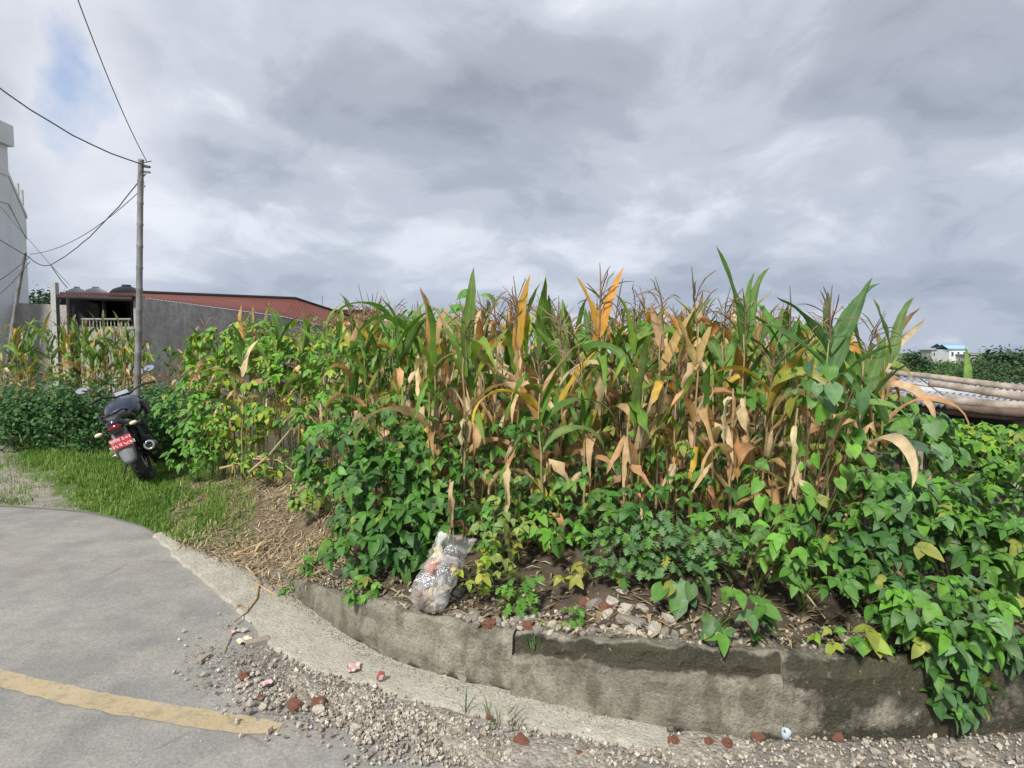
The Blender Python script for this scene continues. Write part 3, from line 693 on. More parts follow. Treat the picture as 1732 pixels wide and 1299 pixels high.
# ------------------------------------------------------------------ tin-roofed shelter on the right with poles on it
def build_right_shelter():
    b = empty('tin_shelter', (0, 0, 0), 'low shelter roofed with white corrugated sheets beyond the maize on the right', 'shelter')
    f0, f1 = P(1545, 682, 5.6), P(1860, 712, 5.4); r0, r1 = P(1462, 633, 9.0), P(1840, 655, 8.6)
    n = 4
    for i in range(n):
        a0, a1 = f0.lerp(f1, i / n), f0.lerp(f1, (i + 1) / n + 0.012); c0, c1 = r0.lerp(r1, i / n), r0.lerp(r1, (i + 1) / n + 0.012)
        u = Vector((0, 0, 0.012 * (i % 2)))
        corr_patch(a0 + u, a1 + u, c0 + u, c1 + u, 8, 0.014, M_TIN, 'roof_sheet', b)
    # second, lower sheet to the left
    g0, g1 = P(1395, 672, 6.6), P(1540, 690, 6.2); h0, h1 = P(1380, 640, 9.2), P(1478, 640, 8.8)
    corr_patch(g0, g1, h0, h1, 14, 0.014, M_TIN, 'roof_sheet', b)
    for p in (f0 + Vector((0.25, 0.3, 0)), f1 + Vector((-0.5, 0.3, 0)), r0 + Vector((0.2, -0.2, 0)), r1, g0 + Vector((.1, .2, 0))):
        mb = MB(); mb.tube([(p.x, p.y, -1.6), (p.x + 0.02, p.y, p.z - 0.03)], 0.05, 7); mb.o('post', M_LOG, b)
    mb = MB(); mb.tube([f0 + Vector((0, .25, -.05)), f1 + Vector((0, .25, -.05))], 0.035, 6); mb.o('purlin', M_LOG, b)
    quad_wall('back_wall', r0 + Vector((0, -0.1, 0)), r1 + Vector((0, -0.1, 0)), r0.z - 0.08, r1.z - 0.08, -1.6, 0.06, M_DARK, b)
    def log(a, c, ra, rc, label, nodes=9, seed=0, half=False, mat=M_LOG):
        rnd = random.Random(seed); a, c = Vector(a), Vector(c); pts = []; rad = []
        m = nodes * 4
        for i in range(m + 1):
            t = i / m; q = a.lerp(c, t) + Vector((0, 0, 0.02 * math.sin(t * 5 + seed)))
            pts.append(q); rad.append((ra + (rc - ra) * t) * (1.1 if i % 4 == 0 else 1.0) * rnd.uniform(0.97, 1.03))
        mb = MB(); mb.tube([p - a for p in pts], rad, 12)
        o = mb.o('bamboo_log', mat, None, True, loc=a); tag(o, label, 'log', 'logs on the tin shelter')
        return o
    up = Vector((0, 0, 0.05))
    log(P(1470, 628, 8.4), P(1900, 672, 7.2), 0.035, 0.05, 'long thin pale pole lying farthest back on the tin roof', 12, 1)
    log(P(1572, 651, 6.7), P(1930, 690, 6.2), 0.035, 0.065, 'pale pole in the middle of the tin roof, tapering to the left', 7, 2)
    log(P(1548, 671, 5.55), P(1930, 700, 5.2), 0.036, 0.055, 'thick nearest pole with a dark split underside along the roof edge', 6, 3)
    a, c = P(1600, 684, 5.45), P(1930, 720, 5.0)
    log(a, c, 0.03, 0.06, 'dark weathered half pole under the nearest pale pole', 5, 4, mat=plain('dark_wood', (0.12, 0.085, 0.065), 0.85, var=0.35, scale=9, bmp=0.5))
    rnd = random.Random(4)
    for i in range(9):
        q = P(1490 + rnd.uniform(-25, 50), 655 + rnd.uniform(-8, 14), 6.5); e = q + Vector((rnd.uniform(0.25, 0.7), rnd.uniform(-.2, .3), rnd.uniform(-0.14, 0.02)))
        mb = MB(); mb.tube([Vector((0, 0, 0)), (e - q) * 0.5 + Vector((0, 0, 0.02)), e - q], [0.012, 0.01, 0.006], 5)
        tag(mb.o('dry_stick', M_LOG, loc=q), 'thin dry stick in the brushwood at the left end of the tin roof', 'stick', 'brushwood on the tin roof')
    # plank and slab in the shade below
    for (pa, pb, d, w, lab) in (((1655, 848), (1740, 838), 3.9, 0.05, 'grey weathered plank lying in the vines at the right edge'), ((1665, 862), (1745, 868), 3.7, 0.09, 'short mossy board below the weathered plank')):
        A, B = P(*pa, d), P(*pb, d); mb = MB(); mb.box((A + B) / 2, ((B - A).length, 0.14, w), (B - A).to_track_quat('X', 'Z').to_matrix())
        tag(obj('plank', bevel(mb.me('plank', M_LOG), 0.008)), lab, 'plank')
build_right_shelter()
#P3
# ------------------------------------------------------------------ bamboo poles and cables
def bamboo(a, c, ra, rc, label, seed, seg=14):
    rnd = random.Random(seed); a, c = Vector(a), Vector(c); pts = []; rad = []
    for i in range(seg):
        t0 = i / seg; t1 = (i + 1) / seg; r = ra + (rc - ra) * t0
        bend = lambda t: Vector((0.05 * math.sin(t * 3.1 + seed), 0, 0))
        for t, k in ((t0 + 0.004, 1.0), (t1 - 0.008, 0.97), (t1 - 0.004, 1.14)):
            pts.append((c - a) * t + bend(t) - bend(0)); rad.append(r * k)
    mb = MB(); mb.tube(pts, rad, 10)
    t = empty('bamboo_pole', a, label, 'pole')
    mb.o('culm', M_BAMBOO, t, True)
    return t
T = P(248, 268, 9.0); Bp = P(224, 655, 9.0)
pole = bamboo((Bp.x - 0.02, 9.0, H(Bp.x, 9.0) - 0.05), T, 0.050, 0.040, 'tall weathered bamboo pole carrying cables behind the motorbike', 1)
mb = MB(); q = T - Vector(pole.location)
mb.tube([q + Vector((-0.04, 0, -0.06)), q + Vector((0.07, 0, -0.04))], 0.008, 5)
mb.o('wire_peg', M_WIRE, pole)
mb = MB(); mb.torus(q + Vector((0, 0, -0.12)), 0.044, 0.010, 'Z', 14, 6); mb.torus(q + Vector((0, 0, -0.2)), 0.044, 0.007, 'Z', 14, 6); mb.o('wire_binding', M_WIRE, pole)
T2 = P(50, 426, 12.5); B2 = P(-8, 620, 12.5)
bamboo((B2.x, 12.5, H(B2.x, 12.5) - 0.05), T2, 0.042, 0.034, 'leaning bamboo pole in front of the white building', 2, 10)
def cable(pts, r, label, m=M_WIRE, sag=0.0, n=14, wob=0.0):
    out = []; rnd = random.Random(len(label))
    for (a, b) in zip(pts, pts[1:]):
        a, b = Vector(a), Vector(b)
        for i in range(n):
            t = i / n; out.append(a.lerp(b, t) + Vector((0, 0, -sag * 4 * t * (1 - t) + rnd.uniform(-wob, wob))))
    out.append(Vector(pts[-1])); o0 = out[0]
    mb = MB(); mb.tube([p - o0 for p in out], r, 5); o = mb.o('cable', m, loc=o0); tag(o, label, 'cable', 'cables hung on the bamboo poles'); return o
J = P(86, 448, 13.0); top = T - Vector((0, 0, 0.1))
cable([top, P(-330, -150, 6.5)], 0.010, 'thick wavy cable from the pole top out of the left edge of the sky', sag=0.42, wob=0.012)
cable([top + Vector((0, 0, 0.06)), P(110, -60, 5.5)], 0.0055, 'thin taut cable rising from the pole top to the upper edge', sag=0.12)
cable([top - Vector((0.02, 0, 0.12)), J], 0.009, 'twisted cable dropping from the pole top to the cable joint', sag=0.16, wob=0.01)
cable([J, P(48, 434, 12.5), P(-160, 290, 11.0)], 0.009, 'cable from the joint past the leaning pole to the left edge', sag=0.08)
cable([J, P(114, 487, 14.2)], 0.009, 'short cable from the joint down to the shed roof', sag=0.03)
cable([top - Vector((0.03, 0, 0.3)), T2 - Vector((0, 0, 0.05))], 0.006, 'thin cable between the two bamboo poles', sag=0.22)
cable([T2 - Vector((0, 0, 0.1)), P(-60, 505, 11.0)], 0.008, 'lower thin cable from the leaning pole to the white building', sag=0.08)
cable([T2 - Vector((0, 0, 0.2)), P(-50, 530, 11.5)], 0.008, 'lowest slack cable left of the leaning pole', sag=0.12)
cable([P(-40, 300, 13), P(60, 418, 13.5), P(118, 482, 14.2)], 0.005, 'faint thin wire crossing in front of the white building to the shed', sag=0.02)
cable([top - Vector((0.05, 0, 0.25)), P(231, 495, 9.0)], 0.006, 'pale green cord hanging down beside the tall bamboo pole', M_ROPE, wob=0.004)

ORD = ['first', 'second', 'third', 'fourth', 'fifth', 'sixth', 'seventh', 'eighth', 'ninth', 'tenth', 'eleventh', 'twelfth', 'thirteenth', 'fourteenth']
# ------------------------------------------------------------------ leaf shapes
def corn_leaf(kind, seed):
    r = random.Random(seed * 31 + hash(kind) % 1 if False else seed * 31 + len(kind) * 7); n = 11
    L = {'up': r.uniform(.42, .62), 'blade': r.uniform(.58, .70), 'arch': r.uniform(.48, .72), 'broken': r.uniform(.4, .6), 'hang': r.uniform(.3, .5), 'curl': r.uniform(.3, .45)}[kind]
    Wd = {'up': .072, 'blade': .10, 'arch': .072, 'broken': .070, 'hang': .062, 'curl': .062}[kind] * r.uniform(.85, 1.15)
    th = R({'up': r.uniform(66, 82), 'blade': r.uniform(76, 86), 'arch': r.uniform(50, 68), 'broken': r.uniform(55, 75), 'hang': r.uniform(-10, 40), 'curl': r.uniform(10, 50)}[kind])
    p = Vector((0, 0, 0)); ds = L / n; v = []; uv = []; tw = r.uniform(-.3, .3); az = 0
    tw0 = {'up': r.choice((-1, 1)) * r.uniform(.5, 1.2), 'blade': r.choice((-1, 1)) * r.uniform(.8, 1.2), 'arch': r.uniform(-.7, .7), 'broken': r.uniform(-1, 1)}.get(kind, 0); kink = r.uniform(.35, .6); ph = r.uniform(0, 6); k1 = r.uniform(9, 15)
    for i in range(n + 1):
        t = i / n
        if kind == 'up': a = th - R(r.uniform(8, 22)) * t * t * 2.0 - 0.02 * i * r.random()
        elif kind == 'blade': a = th - R(14) * t * t
        elif kind == 'arch': a = th - R(150) * t ** 1.4
        elif kind == 'broken': a = th - R(12) * t if t < kink else th - R(118) - R(20) * (t - kink)
        elif kind == 'hang': a = th + (R(-86) - th) * min(1, t * 3.2) + R(r.uniform(-14, 14))
        else: a = th - R(300) * t ** 1.2
        prof = min(1, (t * 4.5 + .25)) ** .7 * max(0, 1 - t ** 2.2) ** .85
        w = Wd / 2 * prof
        if kind in ('hang', 'curl', 'broken'): w *= r.uniform(.5, 1.15)
        if kind == 'hang': w *= min(1, .35 + t * 1.5)
        jl, jr = ((r.uniform(.55, 1.25), r.uniform(.55, 1.25)) if kind in ('hang', 'curl', 'broken') else (r.uniform(.9, 1.08), r.uniform(.9, 1.08)))
        twist = tw0 + tw * t * 2.5
        if kind == 'hang': twist = tw * 6 * t + 0.4 * math.sin(ph + t * 6)
        if kind == 'broken' and t > kink: twist += tw * 3
        if i: p = p + Vector((math.cos(a), math.sin(az) * .6, math.sin(a))) * ds
        az += r.uniform(-.15, .15)
        tan = Vector((math.cos(a), 0, math.sin(a))); nn = Vector((-math.sin(a), 0, math.cos(a))); sd_ = Vector((0, 1, 0))
        s2 = sd_ * math.cos(twist) + nn * math.sin(twist); n2 = nn * math.cos(twist) - sd_ * math.sin(twist)
        fold = {'up': .45, 'blade': .4, 'arch': .4, 'broken': .6, 'hang': r.uniform(.3, 1.3), 'curl': .8}[kind]
        wa = (.28 if kind in ('arch', 'up', 'blade') else .75) * w
        v += [p + s2 * w * jl + n2 * (fold * w + wa * math.sin(ph + k1 * t)), p.copy(), p - s2 * w * jr + n2 * (fold * w + wa * math.sin(ph + 2 + k1 * t * 1.1))]
        uv += [(0, t), (.5, t), (1, t)]
    f = []
    for i in range(n):
        b = i * 3
        f += [(b, b + 1, b + 4, b + 3), (b + 1, b + 2, b + 5, b + 4)]
    return mesh('maize_leaf', v, f, M_MAIZE, True, uv)
CL = {k: [corn_leaf(k, i) for i in range(n)] for k, n in (('up', 7), ('blade', 3), ('arch', 7), ('broken', 6), ('hang', 8), ('curl', 4))}
def leaflet(mb, o, az, L, W, pitch, rnd, uv, heart=0.18, roll=0.0):
    """one pointed heart-shaped leaflet; o = where the stalk meets it"""
    prof = [(-heart * .6, .5), (.0, .86), (.22, 1.02), (.46, .96), (.72, .62), (.9, .24)]
    ca, sa = math.cos(az), math.sin(az); v = []; u = []
    def pt(t, s):
        x = t * L; y = s * W / 2; z = -abs(s) * W * -.12 - pitch * x * (0.55 + .8 * max(t, 0)) + s * roll * W
        return Vector((x * ca - y * sa, x * sa + y * ca, z)) + o
    mid = [0.0, .12, .32, .55, .78, 1.0]
    v = [pt(t, 0) for t in mid]; u = [(.5, t) for t in mid]
    for s in (1, -1):
        for t, w in prof:
            v.append(pt(t, s * w * rnd.uniform(.92, 1.06))); u.append((.5 + s * w * .5, max(t, 0)))
    f = []
    for k, b in ((0, 6), (1, 12)):
        seq = [(0, b, b + 1), (0, b + 1, 1), (1, b + 1, b + 2), (1, b + 2, 2), (2, b + 2, b + 3), (2, b + 3, 3), (3, b + 3, b + 4), (3, b + 4, 4), (4, b + 4, b + 5), (4, b + 5, 5)]
        f += [q if k == 1 else q[::-1] for q in seq]
    mb.add(v, f); uv += u
def bean_leaf(seed, single=False):
    r = random.Random(seed); mb = MB(); uv = []
    e = Vector((.06, 0, .02)); w = .0022
    mb.add([(0, -w, 0), (0, w, 0), e + Vector((0, w, 0)), e + Vector((0, -w, 0))], [(0, 1, 2, 3)]); uv += [(.5, 0)] * 4
    if single: leaflet(mb, e, 0, .13, .125, r.uniform(.2, .6), r, uv, .42, r.uniform(-.1, .1))
    else:
        leaflet(mb, e + Vector((.018, 0, .003)), r.uniform(-.15, .15), .088, .066, r.uniform(.2, .6), r, uv, .15, r.uniform(-.15, .15))
        for s in (1, -1): leaflet(mb, e, s * r.uniform(1.25, 1.6), .078, .06, r.uniform(.1, .6), r, uv, .15, r.uniform(-.25, .25))
    return mesh('bean_leaf', mb.v, mb.f, M_BEAN, True, uv)
BL = [bean_leaf(i) for i in range(9)]; HL = [bean_leaf(50 + i, True) for i in range(5)]
def lobed_leaf(seed, big=False):
    """deeply cut leaf of a weed, or a broad lobed gourd leaf"""
    r = random.Random(seed); v = [Vector((0, 0, 0))]; uv = [(.5, 0)]; L = .12
    out = []
    lob = [(.0, .05), (.12, .30), (.2, .12), (.34, .46), (.42, .15), (.58, .44), (.66, .14), (.8, .27), (.86, .1), (1.0, 0)] if not big else \
          [(-.18, .3), (-.05, .62), (.12, .72), (.3, .64), (.42, .72), (.62, .52), (.72, .5), (.86, .25), (.95, .14), (1.0, 0)]
    mids = [Vector((t * L, 0, -.02 * t * t + .0)) for t in (.15, .45, .75)]
    v += mids; uv += [(.5, .15), (.5, .45), (.5, .75)]
    for s in (1, -1):
        for t, w in lob:
            q = t + (w * .25 if not big else 0)
            v.append(Vector((q * L, s * w * L * r.uniform(.85, 1.1), .10 * w * L - .25 * L * t * t + r.uniform(-.004, .004)))); uv.append((.5 + s * w, max(t, 0)))
    f = []; n = len(lob)
    for k in (0, 1):
        b = 4 + k * n
        for i in range(n - 1):
            t = lob[i][0]; c = 0 if t < .1 else 1 if t < .35 else 2 if t < .62 else 3
            q = (c, b + i, b + i + 1); f.append(q[::-1] if k == 0 else q)
        for c, i in ((0, 1 if not big else 2), (1, 3), (2, 6)):
            q = (c, b + i + (1 if c else 1), c + 1); f.append(q[::-1] if k == 0 else q)
    return mesh('lobed_leaf', v, f, M_BEAN, True, uv)
LL = [lobed_leaf(i) for i in range(4)]; PLF = [lobed_leaf(i, True) for i in range(3)]
# ------------------------------------------------------------------ maize
GREENS = [(.11, .26, .03), (.15, .31, .04), (.09, .20, .035), (.21, .34, .05), (.19, .29, .09)]
YELLOWS = [(.44, .42, .07), (.55, .43, .08), (.33, .39, .07), (.58, .40, .06), (.30, .37, .08)]
ORANGES = [(.58, .29, .05), (.60, .33, .08), (.50, .27, .09)]
TANS = [(.66, .45, .26), (.72, .53, .33), (.56, .34, .18), (.46, .26, .13), (.76, .60, .40), (.64, .37, .19)]
def tint(c, a, r): k = r.uniform(.82, 1.18); return (c[0] * k, c[1] * k * r.uniform(.95, 1.05), c[2] * k, a)
def stalk_mesh(seed, m):
    r = random.Random(seed); pts = []; rad = []; x = y = 0
    for i in range(9):
        t = i / 8; pts.append((x, y, t)); rad.append((.010 - .006 * t)); x += r.uniform(-.012, .012); y += r.uniform(-.012, .012)
    pts2 = []; 
    mb = MB(); mb.tube(pts, rad, 6); return mb.me('stalk', m, True)
STK = [stalk_mesh(i, M_STALK) for i in range(4)]; STG = [stalk_mesh(i + 9, M_STALKG) for i in range(3)]
def tassel_mesh(seed):
    r = random.Random(seed); mb = MB(); Lc = r.uniform(.17, .25); bx_, by_ = r.uniform(-.05, .05), r.uniform(-.05, .05)
    mb.tube([(0, 0, -.12), (0, 0, 0), (bx_ * .3, by_ * .3, Lc * .6), (bx_, by_, Lc)], [.0028, .0032, .0036, .0015], 4)
    for k in range(r.randint(7, 12)):
        az = r.uniform(0, 6.28); z0 = r.uniform(-.02, .10); L = r.uniform(.09, .19); d = Vector((math.cos(az), math.sin(az), 0)); sp = r.uniform(.35, .95); dr = r.uniform(.1, 1.3)
        pts = [Vector((0, 0, z0)) + d * (L * sp * t) + Vector((r.uniform(-.006, .006), r.uniform(-.006, .006), L * (t - dr * t * t * .8))) for t in (0, .3, .55, .8, 1)]
        mb.tube(pts, [.0014, .0026, .003, .0026, .001], 3)
    return mb.me('tassel', M_TASSEL)
TAS = [tassel_mesh(i) for i in range(10)]
def ear_mesh(seed):
    r = random.Random(seed); rings = []
    for t, w in ((0, .3), (.15, .8), (.4, 1.0), (.65, .85), (.85, .45), (1, .12)):
        rings.append([Vector((.024 * w * math.cos(a), .024 * w * math.sin(a), t * .19)) + Vector((r.uniform(-.003, .003), r.uniform(-.003, .003), 0)) for a in [2 * math.pi * i / 8 for i in range(8)]])
    mb = MB(); mb.loft(rings)
    for k in range(4):
        a = r.uniform(0, 6.28); c = Vector((math.cos(a), math.sin(a), 0)); s = Vector((-c.y, c.x, 0))
        mb.add([c * .022 - s * .014 + Vector((0, 0, .02)), c * .022 + s * .014 + Vector((0, 0, .02)), c * .03 + s * .01 + Vector((0, 0, .15)), c * (.04 + r.random() * .03) + Vector((0, 0, .24)), c * .03 - s * .01 + Vector((0, 0, .15))], [(0, 1, 2, 3, 4)])
    return mb.me('ear', M_HUSK, True)
EAR = [ear_mesh(i) for i in range(3)]
def maize(x, y, height, dry, label, group, seed, extra=None, tassel=None, nl=None, low=True, top=True, lean=0.06):
    """height = length of the stalk; dry 0..1; extra = list of (kind, azimuth deg, stalk fraction, colour, alpha, scale, tilt)"""
    r = random.Random(seed); z = H(x, y)
    e = empty('maize_plant', (x, y, z - .02), label, 'maize', group, (r.uniform(-lean, lean), r.uniform(-lean, lean), 0))
    obj('stalk', r.choice(STK if dry > .35 else STG), e, sc=(1, 1, height), rot=(0, 0, r.uniform(0, 6)))
    n = nl if nl is not None else r.randint(7, 9); az = r.uniform(0, 360); z0 = .12 if low else .4
    for i in range(n):
        t = z0 + (1 - z0) * (i + .5) / n; az += 180 + r.uniform(-38, 38)
        if t > .72:
            if not top: continue
            k = r.choice(['up', 'up', 'arch', 'broken', 'up'] if dry < .8 else ['up', 'broken', 'arch', 'curl', 'broken'])
            u = r.random()
            if u < dry * .46: c, a = r.choice(TANS[:5] + ORANGES), .5
            elif u < .14 + dry * .42: c, a = r.choice(YELLOWS), r.uniform(.3, .75)
            else: c, a = r.choice(GREENS), r.uniform(0, .55)
        elif t > .45:
            k = r.choice(['arch', 'broken', 'hang', 'broken', 'up', 'arch'])
            u = r.random()
            if u < .36 + dry * .6: c, a = r.choice(TANS), .3; k = r.choice(['broken', 'hang', 'arch', 'curl', 'arch', 'broken'])
            elif u < .5 + dry * .5: c, a = r.choice(YELLOWS), .6
            else: c, a = r.choice(GREENS), .4
        else:
            k = r.choice(['hang', 'arch', 'curl', 'hang', 'broken']); c, a = r.choice(TANS if r.random() < .8 else YELLOWS), .3
        s = r.uniform(.8, 1.1) * (.8 if t < .4 else 1) * (.75 if k == 'hang' else 1) * (.6 if height < .85 else 1)
        obj('leaf', r.choice(CL[k]), e, (0, 0, height * t), (r.uniform(-.15, .15), r.uniform(-.15, .15), R(az)), s, tint(c, a, r))
    for (k, a_, t, c, al, s, tilt) in (extra or []):
        if k in ('hang', 'curl'): s *= .72
        c = tuple(min(.72, q * (1.3 if c[1] > c[0] else 1.12)) for q in c)
        obj('leaf', r.choice(CL[k]), e, (0, 0, height * t), (0, R(tilt), R(a_)), s, tint(c, al, r))
    if tassel is None: tassel = r.random() < .62
    if tassel: obj('tassel', r.choice(TAS), e, (0, 0, height + .05), (r.uniform(-.12, .12), r.uniform(-.12, .12), r.uniform(0, 6)), r.uniform(1.1, 1.55))
    if r.random() < .55:
        q = r.uniform(0, 6.28); obj('ear', r.choice(EAR), e, (.012 * math.cos(q), .012 * math.sin(q), height * r.uniform(.42, .6)), (0, r.uniform(.2, .55) if r.random() < .7 else 2.4, q), r.uniform(.85, 1.1))
    return e
def stand(px, d): return (px - 866) / FPX * d
GN, YL, OR, TN = GREENS, YELLOWS, ORANGES, TANS
def hero():
    # px of the stalk, distance, stalk length, dryness, label, extra leaves
    Hs = [
     (1262, 3.35, 1.15, .5, 'maize plant with the tallest broad bright green upright leaf', [('blade', 176, .90, (.07, .16, .03), .05, .95, 3), ('up', 20, .95, (.08, .17, .03), .1, 1.0, 0), ('up', 75, .98, (.08, .17, .03), .1, .95, -4), ('blade', 10, .72, (.05, .11, .03), .1, .7, 20), ('hang', 240, .7, TN[1], .3, 1.2, 0)], True),
     (1408, 3.05, 1.22, .35, 'maize plant with a wide fan of dark green leaves near the right end', [('up', 172, .86, (.06, .14, .04), .05, 1.0, 22), ('up', 150, .93, (.06, .14, .04), .05, .95, 12), ('blade', 6, .84, (.05, .12, .035), .08, .9, 14), ('up', 12, .94, (.06, .14, .04), .15, 1.05, 18), ('up', 60, .97, (.08, .15, .05), .3, .8, 0), ('up', 355, .78, (.08, .17, .04), .1, .9, 22), ('arch', 200, .66, TN[1], .3, 1.0, 0), ('arch', 340, .6, (.14, .24, .06), .3, 1.0, 0)], True),
     (1496, 3.3, 1.2, .35, 'slim maize plant standing last on the right beside the tin roof', [('up', 90, .95, (.10, .18, .05), .4, .85, 0), ('up', 20, .9, (.10, .18, .05), .3, .9, 5), ('up', 200, .62, (.06, .14, .04), .1, .7, 10)], False),
     (1335, 3.3, 1.12, .4, 'maize plant with narrow green leaves between the tallest leaf and the green fan', [('up', a_, .75 + .05 * i_, (.08, .18, .035), .1, .95, 8) for i_, a_ in enumerate((165, 20, 140, 50, 95))], True),
     (1455, 3.15, 1.08, .4, 'maize plant with narrow green leaves right of the green fan', [('up', a_, .72 + .055 * i_, (.09, .18, .04), .15, .95, 10) for i_, a_ in enumerate((10, 170, 40, 150, 85))], True),
     (1225, 3.55, 1.12, .5, 'maize plant with green leaves just left of the tallest leaf', [('up', a_, .74 + .06 * i_, (.10, .2, .035), .2, .9, 8) for i_, a_ in enumerate((170, 30, 110))], True),
     (1005, 3.65, 1.3, .75, 'maize plant topped by two broad orange upright leaves', [('blade', 8, .90, (.54, .26, .04), .2, .70, 8), ('blade', 172, .92, (.46, .26, .04), .2, .58, 12), ('up', 90, .9, (.2, .25, .05), .5, .8, 0)], True),
     (882, 3.7, 1.22, .7, 'maize plant with one narrow orange and yellow upright leaf', [('blade', 20, .88, (.50, .28, .04), .15, .75, 2), ('up', 165, .86, (.42, .30, .14), .5, .75, 0), ('broken', 300, .7, TN[0], .3, 1, 0)], True),
     (782, 3.6, 1.12, .45, 'maize plant with half green half withered leaves above the bag', [('blade', 165, .85, (.10, .17, .03), .72, .72, 16), ('blade', 60, .95, (.10, .18, .03), .25, .9, -3), ('hang', 260, .62, TN[4], .2, 1.2, 0)], True),
     (726, 3.8, 1.12, .6, 'withered maize plant between the bag and the first tall leaves', [('up', 30, .9, (.12, .2, .04), .4, .9, 0), ('broken', 230, .8, TN[1], .3, 1, 0)], False),
     (668, 5.0, 1.35, .35, 'green maize plant left of the tall rows with an upright blade', [('blade', 165, .82, (.07, .17, .03), .05, .7, 14), ('up', 60, .9, (.07, .17, .03), .1, .8, 0)], True),
     (588, 4.8, .98, .25, 'young green maize plant with two upright blades above the vines', [('blade', 20, .82, (.07, .19, .03), .0, .85, 6), ('blade', 160, .8, (.08, .18, .03), .05, .7, 10)], False),
     (632, 4.0, .72, .4, 'short maize plant with pale blades low in the vines', [('up', 80, .8, (.14, .22, .05), .3, .55, 0), ('up', 170, .8, (.12, .2, .04), .4, .55, 5)], False),
     (444, 6.8, 1.6, .6, 'tall thin maize plant rising alone in front of the grey shed wall', [('blade', 90, .92, (.14, .2, .04), .5, .95, 0), ('up', 10, .85, (.3, .26, .1), .6, .8, 20)], True),
     (392, 6.6, 1.25, .6, 'maize plant with a yellow-green upright leaf above the left bean clump', [('blade', 150, .86, (.12, .2, .03), .4, .8, 4), ('up', 20, .9, YL[1], .5, .8, 14)], True),
     (508, 6.0, 1.35, .9, 'brown withered maize plant in the left bean clump', [('broken', 20, .85, TN[2], .3, 1, 0), ('broken', 160, .8, TN[0], .3, 1, 0), ('hang', 60, .7, TN[5], .3, 1.2, 0)], True),
     (1110, 3.5, 1.18, .85, 'dry maize plant with tan curled leaves right of the orange leaves', [('up', 90, .9, (.45, .28, .15), .3, .75, 0), ('blade', 10, .8, (.40, .26, .09), .4, .6, 18)], True),
     (1172, 3.4, 1.2, .85, 'dry maize plant with yellowish leaves left of the tallest green leaf', [('blade', 150, .8, (.5, .36, .16), .3, .6, 14), ('blade', 20, .78, (.42, .30, .12), .4, .5, 14), ('curl', 10, .98, (.42, .16, .06), .2, 1.0, -30)], True),
     (945, 3.6, 1.1, .8, 'dry maize plant with drooping tan leaves between the two orange plants', [('arch', 350, .8, TN[1], .2, .9, 0), ('blade', 330, .7, YL[3], .3, .6, 24)], True),
     (835, 3.75, 1.15, .7, 'dry maize plant next to the narrow orange leaf, on its left', [('arch', 180, .8, TN[0], .2, .9, 0)], True),
     (1240, 3.0, .95, .9, 'broken dry maize stalk hung with long tan leaves above the fine-leaved weed', [('hang', 270, .8, (.45, .24, .09), .3, 1.3, 0), ('hang', 220, .95, TN[4], .3, 1.2, 0)], False),
     (1345, 2.95, .9, .9, 'broken dry maize stalk in the vines below the green fan of leaves', [('hang', 250, .9, TN[1], .3, 1.2, 0), ('hang', 300, .6, TN[4], .3, 1.3, 0)], False),
     (1060, 3.15, .75, .95, 'short dead maize stalk just behind the fine-leaved weed', [('hang', 250, .9, TN[0], .3, 1.1, 0)], False),
     (770, 3.25, .55, 1.0, 'dead maize leaf stump with a long pale hanging leaf above the bag', [('hang', 265, .98, (.66, .50, .30), .1, 1.15, 0)], False),
     (862, 3.2, .62, 1.0, 'dead maize stump with a long pale hanging leaf right of the bag', [('hang', 265, .98, (.60, .45, .28), .1, 1.2, 0)], False),
     (1600, 3.2, .55, 1.0, 'short dead maize stub standing in the vines at the right', [('curl', 200, .95, (.6, .46, .3), .1, .9, 0)], False),
     (1535, 3.05, .62, 1.0, 'dead maize stub beside the large gourd leaf', [('hang', 280, .9, TN[1], .1, .9, 0)], False),
     (1440, 3.1, .8, .95, 'dry stalk with hanging tan husks near the large gourd leaf', [('hang', 250, .7, TN[5], .3, 1.2, 0)], False)]
    for i, (px, d, h, dry, lab, ex, ta) in enumerate(Hs):
        short = h < .85
        maize(stand(px, d), d, h, dry, lab, 'maize plants at the front of the field', 900 + i, ex, ta, nl=(3 if short else 8), top=False, lean=.03)
hero()
